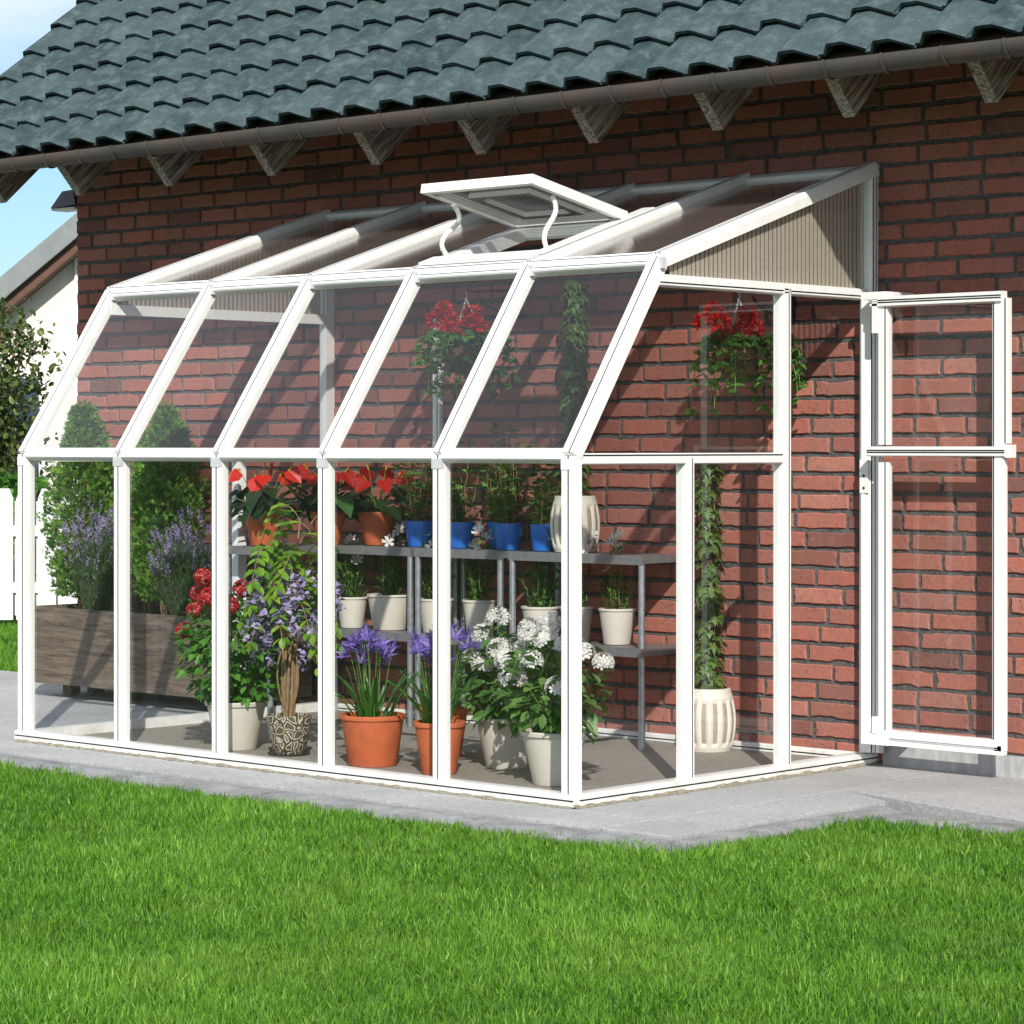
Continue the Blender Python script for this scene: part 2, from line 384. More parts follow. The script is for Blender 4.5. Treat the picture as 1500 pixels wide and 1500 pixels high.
        me.polygons.foreach_set('material_index', np.array([m for _, m in s.F], np.int32))
        me.polygons.foreach_set('use_smooth', np.full(len(cnt), smooth))
        at = me.attributes.new('v', 'FLOAT', 'POINT'); at.data.foreach_set('value', A.astype(np.float32))
        me.update(calc_edges=True); me.validate()
        if smooth:
            try: me.set_sharp_from_angle(angle=math.radians(40))
            except Exception: pass
        o = bpy.data.objects.new(name, me); COL.objects.link(o)
        if parent is not None: o.parent = parent
        return o

def tag(o, label, cat, group=None):
    o['label'] = label; o['category'] = cat
    if group: o['group'] = group
    return o
def thing(name, loc, label, cat, group=None, rz=0):
    o = bpy.data.objects.new(name, None); COL.objects.link(o); o.empty_display_size = .1
    o.location = loc; o.rotation_euler = (0, 0, rz)
    return tag(o, label, cat, group)
def struct(o, kind='structure'):
    o['kind'] = kind; return o

# leaf templates (along, across, normal)
T_OV = ([(0,0,0),(.3,-.26,.05),(.3,0,-.02),(.3,.26,.05),(.68,-.22,.03),(.68,0,-.05),(.68,.22,.03),(1,0,-.12)],
        [(0,2,1),(0,3,2),(1,2,5,4),(2,3,6,5),(4,5,7),(5,6,7)])
T_HEART = ([(0,0,0),(-.06,-.25,.04),(.25,-.42,.05),(.62,-.26,0),(1,0,-.12),(.62,.26,0),(.25,.42,.05),(-.06,.25,.04),(.35,0,-.04)],
        [(0,8,2,1),(2,8,4,3),(0,7,6,8),(8,6,5,4)])
T_IVY = ([(0,0,0),(-.12,-.32,.03),(.22,-.30,.0),(.34,-.58,-.08),(.52,-.24,0),(1,0,-.18),(.52,.24,0),(.34,.58,-.08),(.22,.30,0),(-.12,.32,.03),(.3,0,.05)],
        [(0,10,2,1),(2,10,4,3),(10,5,4),(10,6,5),(10,8,7,6),(0,9,8,10)])
T_NAR = ([(0,0,0),(.4,-.09,.02),(.4,.09,.02),(1,0,-.10)], [(0,2,1),(1,2,3)])
T_DIA = ([(0,0,0),(.45,-.2,.03),(1,0,0),(.45,.2,.03)], [(0,3,2,1)])
T_SPRAY = ([(0,0,0),(.25,-.05,0),(.45,-.32,.04),(.5,-.08,0),(.8,-.22,-.03),(.72,-.04,0),(1,0,-.05),(.72,.05,0),(.78,.24,.03),(.5,.08,0),(.42,.34,-.04),(.25,.05,0)],
        [(0,11,1),(1,3,2),(1,11,9,3),(3,5,4),(3,9,7,5),(5,7,6),(7,9,8),(9,11,10)])
def star(n, inner=.18, cup=.25):
    pts = [(0,0,0)]; fs = []
    for k in range(n):
        a = 2*PI*k/n
        for da, r, z in ((-.50*PI/n*1.5, .55, cup*.6), (-.30, .98, cup), (.30, .98, cup), (.50*PI/n*1.5, .55, cup*.6)):
            pts.append((z, r*math.cos(a+da), r*math.sin(a+da)))
        b = 1+4*k; fs.append((0, b, b+1, b+2, b+3))
    return (pts, fs)
T_STAR5 = star(5); T_STAR6 = star(6, cup=.9)

def sph(n):
    v = rng.normal(size=(n, 3)); return v/np.linalg.norm(v, axis=1, keepdims=True)
def blob_pts(n, c, r, fill=.55):
    """points in an ellipsoid shell"""
    d = sph(n); k = fill+(1-fill)*rng.random(n)**.6
    return np.asarray(c)+d*np.asarray(r)*k[:, None], d
def strap(mb, base, az, length, width, lean, droop, seg=6, v=None, mat=0):
    """long arching leaf"""
    h = Vector((math.cos(az), math.sin(az), 0)); up = Vector((0, 0, 1)); side = Vector((-math.sin(az), math.cos(az), 0))
    p = Vector(base); ang = lean; pts = []
    for i in range(seg+1):
        t = i/seg; w = width*(.55+.9*t if t < .4 else .91*(1-((t-.4)/.6)**1.7)+.02)
        n = (h*-math.cos(ang)+up*math.sin(ang))
        pts += [tuple(p-side*w*.5), tuple(p+n*-width*.18), tuple(p+side*w*.5)]
        d = h*math.sin(ang)+up*math.cos(ang); p = p+d*(length/seg); ang += droop/seg
    fs = []
    for i in range(seg):
        a = i*3; fs += [(a, a+1, a+4, a+3), (a+1, a+2, a+5, a+4)]
    mb.add(pts, fs, mat, v)
    return p

# ------------------------------------------------------------------ world and sun
SUN = Vector((1.05, -1.0, .97)).normalized()
w = bpy.data.worlds.new('World'); S.world = w; w.use_nodes = True
nt = w.node_tree; nt.nodes.clear()
wo = nt.nodes.new('ShaderNodeOutputWorld'); bg = nt.nodes.new('ShaderNodeBackground')
sky = nt.nodes.new('ShaderNodeTexSky'); sky.sky_type = 'NISHITA'; sky.sun_disc = False
sky.sun_elevation = math.asin(SUN.z); sky.sun_rotation = math.atan2(SUN.x, SUN.y)
sky.air_density = 1.0; sky.dust_density = .6; sky.ozone_density = 1.6
tc = nt.nodes.new('ShaderNodeTexCoord'); mp = nt.nodes.new('ShaderNodeMapping'); mp.inputs['Scale'].default_value = (1, 1, 2.6)
mp.inputs['Location'].default_value = (.35, .1, 0.03)
L(nt, tc.outputs['Generated'], mp.inputs['Vector'])
cn = nt.nodes.new('ShaderNodeTexNoise'); cn.inputs['Scale'].default_value = 5; cn.inputs['Detail'].default_value = 9; cn.inputs['Roughness'].default_value = .55
L(nt, mp.outputs[0], cn.inputs['Vector'])
sx = nt.nodes.new('ShaderNodeSeparateXYZ'); L(nt, tc.outputs['Generated'], sx.inputs[0])
hgt = nt.nodes.new('ShaderNodeMapRange'); hgt.inputs[1].default_value = .115; hgt.inputs[2].default_value = .15; L(nt, sx.outputs[2], hgt.inputs[0])
cl = ramp(nt, cn.outputs['Fac'], [(.22, (0, 0, 0)), (.50, (1, 1, 1))])
cf = math_n(nt, 'MULTIPLY', math_n(nt, 'MULTIPLY', cl, hgt.outputs[0]), .85)
ccol = ramp(nt, cn.outputs['Fac'], [(.45, (6.5, 6.9, 7.6)), (.75, (5.0, 5.2, 5.8))])
L(nt, mixc(nt, cf, mixc(nt, 1.0, sky.outputs[0], (.56, .70, .90), 'MULTIPLY'), ccol), bg.inputs['Color'])
bg.inputs['Strength'].default_value = .15
L(nt, bg.outputs[0], wo.inputs['Surface'])
sl = bpy.data.lights.new('sun', 'SUN'); sl.energy = 4.7; sl.angle = math.radians(.6); sl.color = (1, .95, .87)
so = bpy.data.objects.new('sun', sl); COL.objects.link(so); so.rotation_euler = SUN.to_track_quat('Z', 'Y').to_euler(); so.location = (8, -8, 9)

# ------------------------------------------------------------------ ground, paving, lawn
g = MB(); g.add([(-400, -400, -.075), (400, -400, -.075), (400, 400, -.075), (-400, 400, -.075)], [(0, 1, 2, 3)])
struct(g.build('ground', 'ground'))

def edge_y(x):   # lawn edge in front of the greenhouse
    return -2.37+.035*math.sin(x*2.1)+.02*math.sin(x*5.3+1)
# paving slabs
pv = MB()
def slab(poly, z=-.004, t=.06, v=None):
    n = len(poly); vs = [(x, y, z) for x, y in poly]+[(x, y, z-t) for x, y in poly]
    # small chamfer by insetting top
    cx = sum(p[0] for p in poly)/n; cy = sum(p[1] for p in poly)/n
    top = []
    for x, y in poly:
        dx, dy = cx-x, cy-y; l = math.hypot(dx, dy); top.append((x+dx/l*.002, y+dy/l*.002, z))
    vs = top+[(x, y, z-.003) for x, y in poly]+[(x, y, z-t) for x, y in poly]
    fs = [tuple(range(n))]
    for i in range(n):
        j = (i+1) % n; fs += [(n+i, n+j, j, i), (2*n+i, 2*n+j, n+j, n+i)]
    pv.add(vs, fs, 0, v)
xs = [-7.5, -5.6, -3.8, -2.2, -.7, .8, 2.3, 3.62]
for i in range(len(xs)-1):
    slab([(xs[i], -2.16), (xs[i+1]-.010, -2.16), (xs[i+1]-.010, -1.90), (xs[i], -1.90)])
for i in range(len(xs)-1):
    slab([(xs[i], -1.893), (xs[i+1]-.010, -1.893), (xs[i+1]-.010, -.35), (xs[i], -.35)])
    slab([(xs[i], -.343), (xs[i+1]-.010, -.343), (xs[i+1]-.010, .33), (xs[i], .33)])
slab([(3.62, -2.16), (3.92, -2.16), (3.92, -.93), (3.62, -.78)])
slab([(3.62, -.772), (4.6, -1.05), (4.6, -.5), (4.2, -.0), (3.62, -.0)]); 
slab([(4.607, -.94), (9, -.94), (9, 0), (4.607, 0)])
struct(pv.build('paving', 'slab'))
# rough kerb stones
kb = MB()
def kerb(x0, y0, x1, y1, w, drop=.012):
    """rough stone with jittered top"""
    n = max(2, int(math.hypot(x1-x0, y1-y0)/.07)); dx, dy = (x1-x0)/n, (y1-y0)/n; l = math.hypot(dx, dy); nx, ny = dy/l, -dx/l
    vs = []
    for i in range(n+1):
        x, y = x0+dx*i, y0+dy*i
        j = [random.uniform(-.008, .008) for _ in range(6)]
        vs += [(x, y, -.07), (x, y, -drop+j[0]*.3), (x+nx*w*.5, y+ny*w*.5, -drop+j[1]*.4), (x+nx*(w+j[2]*1.5), y+ny*(w+j[3]*1.5), -drop-.01+j[4]), (x+nx*(w+.01+j[2]), y+ny*(w+.01+j[3]), -.08)]
    fs = []
    for i in range(n):
        for k in range(4): a = i*5+k; fs.append((a, a+1, a+6, a+5))
    fs += [(0, 4, 3, 2, 1), tuple(n*5+k for k in range(5))]
    kb.add(vs, fs)
x = -7.5
while x < 3.9:
    l = random.uniform(.75, 1.2); x1 = min(x+l, 3.94); kerb(x, -2.172, x1-.012, -2.172, .13+random.uniform(-.02, .02), .014); x = x1
    if x1 >= 3.93: break
kerb(3.932, -2.17, 3.932, -1.55, .10, .014); kerb(3.932, -1.54, 3.932, -1.0, .09, .016)
kerb(3.95, -1.065, 4.6, -1.065, .12, .016); kerb(4.612, -.955, 6, -.955, .14, .016); kerb(6.01, -.955, 9, -.955, .14, .016)
struct(kb.build('kerb', 'kerb'))
fl = MB(); fl.box((.02, -1.83, -.03), (3.18, -.005, .003)); struct(fl.build('floor', 'floor'))
# sand-coloured bedding line beside the sill
bd = MB()
def bead(p0, p1, w=.018):
    p0, p1 = Vector(p0), Vector(p1); n = int((p1-p0).length/.03); t = (p1-p0).normalized(); a = t.cross(Vector((0, 0, 1)))
    vs = []
    for i in range(n+1):
        q = p0.lerp(p1, i/n); j = random.uniform(.6, 1.3)
        vs += [tuple(q), tuple(q+a*w*j+Vector((0, 0, -.003))), tuple(q+Vector((0, 0, .012*j))), ]
    fs = []
    for i in range(n): a_ = i*3; fs += [(a_+1, a_+4, a_+5, a_+2)]
    bd.add(vs, fs)
bead((-.02, -1.872, 0), (3.235, -1.872, 0)); bead((3.235, -1.872, 0), (3.235, -.0, 0))
struct(bd.build('mortar_bed', 'mortar_line'))

def in_lawn(x, y):
    front = (y < -2.30+.035*np.sin(x*2.1)+.025*np.sin(x*5.3+1)+.022*np.sin(x*17+2*np.sin(x*3))+.018*np.sin(x*41+np.sin(x*7))) & (x < 4.03)
    right = (x >= 4.03+.02*np.sin(y*6)) & (y < -1.19+.25*np.clip(x-4.0,0,.5)+.02*np.sin(x*5))
    back = (y > .36+.03*np.sin(x*3)) & (x < -2.05)
    return front | right | back
def blades(n, sampler, hmin, hmax, wd):
    """grass blades as tapered two-segment ribbons"""
    P = sampler(n); P = P[in_lawn(P[:, 0], P[:, 1])]; m = len(P)
    pat = .5+.25*np.sin(P[:, 0]*3.1+1.3*np.sin(P[:, 1]*2.3))+.25*np.sin(P[:, 1]*4.7+1.1*np.sin(P[:, 0]*3.9))
    pat2 = .5+.5*np.sin(P[:, 0]*9+2*np.sin(P[:, 1]*7))*np.sin(P[:, 1]*11+2*np.sin(P[:, 0]*8))
    # sparse worn spots
    worn = np.zeros(m)
    for cx, cy, r in ((4.13, -1.50, .07), (3.25, -2.95, .055), (2.9, -3.6, .05), (4.9, -2.9, .09), (3.6, -4.1, .09), (2.2, -3.3, .06), (4.4, -3.9, .06), (5.1, -2.0, .05)):
        worn = np.maximum(worn, np.exp(-((P[:, 0]-cx)**2+(P[:, 1]-cy)**2)/r**2))
    keep = rng.random(m) > worn*1.1; P, pat, pat2 = P[keep], pat[keep], pat2[keep]; m = len(P)
    h = (hmin+(hmax-hmin)*rng.random(m)**1.4*1.25)*(.68+.25*pat+.28*pat2)
    az = rng.random(m)*2*PI; lean = rng.random(m)**1.8*.50
    d = np.stack([np.cos(az)*np.sin(lean), np.sin(az)*np.sin(lean), np.cos(lean)], 1)
    bend = lean+.05+rng.random(m)**1.5*.7
    d2 = np.stack([np.cos(az)*np.sin(bend), np.sin(az)*np.sin(bend), np.cos(bend)], 1)
    saz = rng.random(m)*2*PI; sd = np.stack([np.cos(saz), np.sin(saz), np.zeros(m)], 1)*(wd*(.6+.8*rng.random(m)))[:, None]
    b = np.concatenate([P, np.full((m, 1), -.07)], 1)
    mid = b+d*(h*.62)[:, None]; tip = mid+d2*(h*.42)[:, None]
    V = np.stack([b-sd*.5, b+sd*.5, mid+sd*.42, mid-sd*.42, tip], 1).reshape(-1, 3)
    val = np.clip(.02+.62*rng.random(m)+.18*pat+.16*(pat2-.5)+(rng.random(m) > .95)*.35, 0, 1)
    return V, np.repeat(val, 5), m
def tri_sampler(quads):
    def f(n):
        out = []
        areas = []
        for a, b, c, d in quads: areas.append(abs((b[0]-a[0])*(d[1]-a[1])-(b[1]-a[1])*(d[0]-a[0])))
        tot = sum(areas)
        for (a, b, c, d), ar in zip(quads, areas):
            k = int(n*ar/tot); u = rng.random((k, 1)); v = rng.random((k, 1))
            a, b, c, d = map(np.array, (a, b, c, d))
            out.append(a*(1-u)*(1-v)+b*u*(1-v)+c*u*v+d*(1-u)*v)
        return np.concatenate(out)
    return f
def cam_pt(px, dist):   # ground point seen in column px at depth dist
    q = CP+VF*dist+VR*((px-750)/3945.6*dist); return (q.x, q.y)
near = tri_sampler([(cam_pt(-60, 6.1), cam_pt(1560, 6.1), cam_pt(1560, 7.6), cam_pt(-60, 7.6))])
mid = tri_sampler([(cam_pt(-60, 7.6), cam_pt(1560, 7.6), cam_pt(1560, 11.6), cam_pt(-60, 11.6))])
marg = tri_sampler([(cam_pt(-900, 5.2), cam_pt(2300, 5.2), cam_pt(2300, 11), cam_pt(-900, 11))])
back = tri_sampler([((-2.05, .3), (-9, .3), (-9, 5.5), (-2.05, 5.5))])
parts = [blades(95000, near, .040, .066, .0052), blades(215000, mid, .038, .064, .0056), blades(60000, marg, .04, .065, .007), blades(100000, back, .05, .075, .008)]
V = np.concatenate([p[0] for p in parts]); A = np.concatenate([p[1] for p in parts]); m = sum(p[2] for p in parts)
me = bpy.data.meshes.new('grass'); me.vertices.add(5*m); me.vertices.foreach_set('co', V.astype(np.float32).ravel())
base = (np.arange(m)*5)[:, None]
li = (base+np.array([[0, 1, 2, 3, 3, 2, 4]])).astype(np.int32).ravel()
me.loops.add(7*m); me.loops.foreach_set('vertex_index', li)
me.polygons.add(2*m); st = (np.arange(m)*7)[:, None]+np.array([[0, 4]]); me.polygons.foreach_set('loop_start', st.astype(np.int32).ravel())
me.polygons.foreach_set('loop_total', np.tile(np.array([4, 3], np.int32), m))
at = me.attributes.new('v', 'FLOAT', 'POINT'); at.data.foreach_set('value', A.astype(np.float32))
me.materials.append(M['grass']); me.update(calc_edges=True)
go = bpy.data.objects.new('grass', me); COL.objects.link(go)
go['kind'] = 'stuff'; go['label'] = 'bright green mown grass of the lawn in front of the paving'; go['category'] = 'grass'

# ------------------------------------------------------------------ brick house
house = thing('brick_house', (2, 0, 0), 'red brick house with blue-grey tiled roof and brown gutter behind the greenhouse', 'house')
HX = 2.0
def rel(mb, ox): 
    for a in mb.V: a[:, 0] -= ox
    return mb
bm = MB()
CH = .0785; BL = .258
def brick(u0, u1, z0, z1, place):
    """irregular brick face; place(u, d, z) -> xyz where d = proud distance"""
    per = []
    nu = 7; nz = 3
    for i in range(nu): per.append((u0+(u1-u0)*i/nu, z0))
    for i in range(nz): per.append((u1, z0+(z1-z0)*i/nz))
    for i in range(nu): per.append((u1-(u1-u0)*i/nu, z1))
    for i in range(nz): per.append((u0, z1-(z1-z0)*i/nz))
    n = len(per); cu, cz = (u0+u1)/2, (z0+z1)/2; pr = random.uniform(-.0015, .0025)
    big = random.random() < .10; ci = random.randrange(n)
    outer = []; inner = []
    for k, (u, z) in enumerate(per):
        j = .0015; du, dz = random.gauss(0, j), random.gauss(0, j)
        if big and abs(k-ci) < 2: du += (cu-u)*.07; dz += (cz-z)*.22
        outer.append((u+du, z+dz))
        uu = u+du; zz = z+dz; 
        inner.append((uu-math.copysign(min(.0045, abs(uu-cu)), uu-cu), zz-math.copysign(min(.0045, abs(zz-cz)), zz-cz)))
    tilt = random.uniform(-.012, .012)
    vs = [place(u, -.012, z) for u, z in outer]+[place(u, -.002+pr+tilt*(u-cu), z) for u, z in outer]+[place(u, .003+pr+tilt*(u-cu), z) for u, z in inner]
    fs = [tuple(range(2*n, 3*n))]
    for i in range(n):
        j = (i+1) % n; fs += [(i, j, n+j, n+i), (n+i, n+j, 2*n+j, 2*n+i)]
    bm.add(vs, fs, 0, random.random())
J = .017
row = 1; z = .0065
while z < 3.33:
    off = (BL/2 if row % 2 else 0)+random.uniform(-.012, .012)
    x = -2.0-off
    while x < (7 if z > .05 else 3.25):
        l = BL+random.uniform(-.016, .016)
        a, b = max(x, -2.0), x+l-J
        if b-a > .03: brick(a, b, z+random.uniform(-.0015, .0015), z+CH-.0165+random.uniform(-.002, .0015), lambda u, d, zz: (u, -d, zz))
        x += l
    y = off+.01
    while y < 5 and z > 1.0:   # gable end bricks
        brick(y, y+BL-J, z, z+CH-.0165, lambda u, d, zz: (-2.0-d, u, zz)); y += BL
    z += CH; row += 1
rel(bm, HX).build('brick_wall', 'brick', house)
mo = MB(); mo.box((-2.0015, .006, 0), (7, 5, 3.34)); rel(mo, HX).build('mortar', 'mortar', house)
pl = MB(); pl.box((3.27, -.022, -.06), (7, .004, .078)); rel(pl, HX).build('plinth', 'plinth', house)
# roof of profiled tiles
TP = .90; ca, sa = 1/math.hypot(1, TP), TP/math.hypot(1, TP)
TW = .2165; TL = .238
def roofpt(x, s_, h): return (x, -.845+s_*ca-h*sa, 2.728+s_*sa+h*ca)
rt = MB()
prof = [(0, .0), (.022, .0), (.050, .040), (.058, .044), (.122, .045), (.132, .042), (.2165, .002)]
cols = range(int((-2.41-4.436)/TW)-1, 13)
for r in range(17):
    s0 = r*TL
    for c in cols:
        x0 = 4.436+c*TW-.2165
        if x0 < -2.45 or x0 > 7.2: continue
        jj = random.uniform(-.007, .007); jz = random.uniform(-.003, .004)
        vs = []
        th = .016; N_ = len(prof)
        for (ss, dh) in ((s0+jj, .033), (s0+TL+.03, .004)):
            for px_, h in prof: vs.append(roofpt(x0+px_, ss, h+dh+jz))
        for px_, h in prof: vs.append(roofpt(x0+px_, s0+jj+.002, h+.033-th+jz))
        for px_, h in prof: vs.append(roofpt(x0+px_, s0+TL+.03, h+.004-th+jz))
        fs = []
        for i in range(N_-1):
            fs.append((i, i+1, N_+i+1, N_+i)); fs.append((2*N_+i, 2*N_+i+1, i+1, i)); fs.append((2*N_+i+1, 2*N_+i, 3*N_+i, 3*N_+i+1))
        fs += [(0, N_, 3*N_, 2*N_), (N_-1, 3*N_-1, 4*N_-1, 2*N_-1)]
        rt.add(vs, fs, 0, random.random())
roof = rel(rt, HX).build('tiled_roof', 'tile', house)
ub = MB()   # boarding beneath the tiles and back slope
p = [roofpt(0, .04, -.012), roofpt(0, 17*TL+.02, -.012), roofpt(0, 17*TL+.02, -.035), roofpt(0, .04, -.035)]
ub.prism([(q[1], q[2]) for q in p], (-2.30, 0, 0), (7.1, 0, 0), (0, 1, 0), (0, 0, 1))
yr, zr_ = roofpt(0, 17*TL, 0)[1:]
ub.prism([(yr, zr_), (yr, zr_-.03), (yr+3.2, zr_-2.9), (yr+3.2, zr_-2.87)], (-2.42, 0, 0), (7.1, 0, 0), (0, 1, 0), (0, 0, 1))
rel(ub, HX).build('roof_boarding', 'far_brown', house)
# gutter
gt = MB(); gy, gz = -.862, 2.712
prof = [(-.047*math.cos(a), -.047*math.sin(a)) for a in np.linspace(-.35, PI+.2, 16)]
prof2 = [(u*.93, w_*.93) for u, w_ in reversed(prof)]
gt.prism([(gy+u, gz+w_) for u, w_ in prof+prof2], (-2.46, 0, 0), (7.1, 0, 0), (0, 1, 0), (0, 0, 1))
gut = rel(gt, HX).build('gutter', 'gutter', house, smooth=True)
x = -2.42
gb0 = None
while x < 6.9:
    b = MB(); pr_ = [(u*1.13, w_*1.13) for u, w_ in prof]+prof2
    b.prism([(gy+u, gz+w_) for u, w_ in pr_], (x, 0, 0), (x+.011, 0, 0), (0, 1, 0), (0, 0, 1))
    if gb0 is None or True:
        rel(b, HX).build('gutter_bracket', 'gutter', gut, smooth=True)
    x += .2625
# rafter tails
for i, x in enumerate((-2.40, -1.857, -1.22, -.519, .221, .919, 1.566, 2.214, 2.873, 3.514, 4.153, 4.80)):
    b = MB(); tip = (-.60, 2.552); dr = (ca, sa); up = (-sa, ca)
    pts = [tip, (tip[0]+dr[0]*.95, tip[1]+dr[1]*.95), (tip[0]+dr[0]*.95+up[0]*.17, tip[1]+dr[1]*.95+up[1]*.17), (tip[0]+up[0]*.19, tip[1]+up[1]*.19)]
    b.prism(pts, (x-.02-HX, 0, 0), (x+.035-HX, 0, 0), (0, 1, 0), (0, 0, 1))
    b.build('rafter_tail', 'rafter_wood', house)

# floodlight on the gable corner
lt = thing('wall_lamp', (-2.0, .06, 2.60), 'dark floodlight with white underside on the left corner of the brick house', 'lamp')
b = MB(); b.add([(-.235,-.06,-.015),(-.015,-.06,-.005),(-.015,.06,-.005),(-.235,.06,-.015),(-.15,-.045,.075),(-.06,-.045,.078),(-.06,.045,.078),(-.15,.045,.075)],
      [(0,3,2,1),(4,5,6,7),(0,1,5,4),(1,2,6,5),(2,3,7,6),(3,0,4,7)]); b.build('lamp_housing', 'lamp', lt)
b = MB(); b.box((-.23, -.055, -.028), (-.03, .055, -.016)); b.build('lamp_glass', 'white_paint', lt)
b = MB(); b.box((-.06, -.02, .01), (0.0, .02, .05)); b.box((-.012, -.035, -.01), (0.0, .035, .07)); b.build('mount', 'lamp', lt)

# ------------------------------------------------------------------ greenhouse
gh = thing('lean_to_greenhouse', (0, 0, 0), 'white framed lean-to glass greenhouse against the brick wall with open door and roof vent', 'greenhouse')
D = -1.84; ZK = 1.255; EY, EZ = -1.351, 1.977; RZ = 2.418; W = 3.2
BX = [.0, .662, 1.290, 1.919, 2.547, 3.197]; EX = [-.012, .672, 1.303, 1.924, 2.547, 3.197]; RX = [-.03, .630, 1.305, 1.925, 2.562, 3.205]
def bar(name, p0, p1, nrm, w=.048, d=.030, back=.022, groove=.17, parent=gh, both=False, ext=0, mat2='gasket'):
    p0, p1, nrm = Vector(p0), Vector(p1), Vector(nrm).normalized(); t = (p1-p0).normalized(); p0 = p0-t*ext; p1 = p1+t*ext
    nrm = (nrm-t*nrm.dot(t)).normalized(); s_ = t.cross(nrm).normalized(); h = w/2; g_ = groove*w
    prof = [(-h, -back), (h, -back), (h, d*.45), (h*.93, d*.78), (h*.78, d)]
    mats = [0, 0, 0, 0]
    gl = [g_]+([-g_] if both else [])
    for gg in gl:
        prof += [(gg+.0030, d), (gg+.0030, d-.005), (gg-.0030, d-.005), (gg-.0030, d)]; mats += [0, 1, 1, 1]
    mats += [0]
    prof += [(-h*.78, d), (-h*.93, d*.78), (-h, d*.45)]; mats += [0, 0, 0]
    b = MB(); b.prism(prof, p0, p1, s_, nrm, mats=mats[:len(prof)] + [0]*(len(prof)-len(mats)))
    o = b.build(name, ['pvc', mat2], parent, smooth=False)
    mod = None
    return o
F = (0, -1, 0)
for i in range(6):
    ww = .058 if i in (0, 5) else .046
    bar('post', (BX[i], D, .0), (BX[i], D, ZK), F, ww)
    nrm = Vector((0, -(EZ-ZK), EY-D)) ; nrm = Vector((0, -(EZ-ZK), (EY-D))) ; nrm = Vector((0, -(EZ-ZK), (EY-D))).normalized()
    t = Vector((0, EY-D, EZ-ZK)); nrm = Vector((0, -t.z, t.y))
    bar('sloping_bar', (BX[i], D, ZK), (EX[i], EY, EZ), nrm, .062 if i in (0, 5) else .055, ext=.004)
    t2 = Vector((0, -EY, RZ-EZ)); n2 = Vector((0, -t2.z, t2.y))
    bar('rafter', (EX[i], EY, EZ), (RX[i], -.006, RZ-.004), n2, .072 if i in (0, 5) else .06, .034, groove=.12, both=True)
# sills, knee and eave rails between the bars
bar('sill', (-.035, D-.006, .022), (W+.035, D-.006, .022), (0, -1, .0), .046, .034, .03, groove=-.02)
bar('sill', (W+.006, D, .022), (W+.006, -.01, .022), (1, 0, 0), .046, .034, .03, groove=-.02)
bar('sill', (-.0, -.01, .022), (-.0, D, .022), (-1, 0, 0), .046, .034, .03, groove=-.02)
bar('sill', (.05, -.022, .02), (W-.03, -.022, .02), (0, -1, 0), .036, .012, .012, groove=.1)
for i in range(5):
    a, c = BX[i]+.02, BX[i+1]-.02
    bar('knee_rail', (a, D-.0, ZK-.004), (c, D-.0, ZK-.004), (0, -.9, .35), .044, .026, .012, groove=-.46)
    a, c = EX[i]+.02, EX[i+1]-.02
    bar('eave_rail', (a, EY, EZ), (c, EY, EZ), (0, -.86, .5), .064, .026, .014, groove=.25, both=True, mat2='pvc_clip')
bar('ridge_rail', (RX[0]-.03, -.012, RZ+.002), (RX[5]+.03, -.012, RZ+.002), (0, -.35, 1), .075, .012, .02, groove=.2, both=True, mat2='pvc_clip')
# small bracket clips at the knee joints and eave joints
for i in range(6):
    b = MB(); b.box((BX[i]-.0235, D-.0325, ZK-.050), (BX[i]+.0235, D-.012, ZK-.012)); b.build('joint_clip', 'pvc_clip' if 0 < i < 5 else 'pvc', gh)
    b = MB(); b.box((EX[i]+.012, EY-.034, EZ-.03), (EX[i]+.045, EY-.012, EZ+.012)); b.build('joint_clip', 'pvc_clip', gh)
# ends
Y1, Y2 = -1.203, -.603; GZ = 1.905
for X0, sg in ((W+.0, 1), (0, -1)):
    nx = (sg, 0, 0)
    Y1_ = Y1 if sg > 0 else -1.31
    bar('end_post', (X0, Y1_, .03), (X0, Y1_, ZK-.01), nx, .048)
    bar('end_post', (X0, Y2, .03), (X0, Y2, GZ if sg > 0 else ZK-.01), nx, .05)
    bar('wall_post', (X0, -.028, .0), (X0+.006*sg, -.028, RZ-.02), nx, .056, .032, both=True)
    bar('end_rail', (X0, D+.03, ZK-.012), (X0, Y2-.02, ZK-.012), nx, .042, .026, groove=-.3)
    if sg < 0: bar('end_rail', (X0, Y2+.02, ZK-.012), (X0, -.05, ZK-.012), nx, .042, .026, groove=-.3)
    bar('gable_rail', (X0, -1.385, GZ), (X0, -.03, GZ), nx, .046, .03, groove=.2)
# a wall-mounted stud behind the first hanging basket
bar('wall_stud', (.737, -.016, .86), (.737, -.016, 1.90), (0, -1, 0), .05, .012, .012)
# glass
def pane(name, pts, mat='glass', parent=gh):
    b = MB(); b.add(pts, [tuple(range(len(pts)))]); return b.build(name, mat, parent)
for i in range(5):
    a, c = BX[i]+.018, BX[i+1]-.018; y = D+.004
    pane('glass_pane', [(a, y, .03), (c, y, .03), (c, y, ZK-.01), (a, y, ZK-.01)])
    a2, c2 = EX[i]+.018, EX[i+1]-.018
    pane('glass_pane', [(a, D+.002, ZK), (c, D+.002, ZK), (c2, EY+.002, EZ), (a2, EY+.002, EZ)])
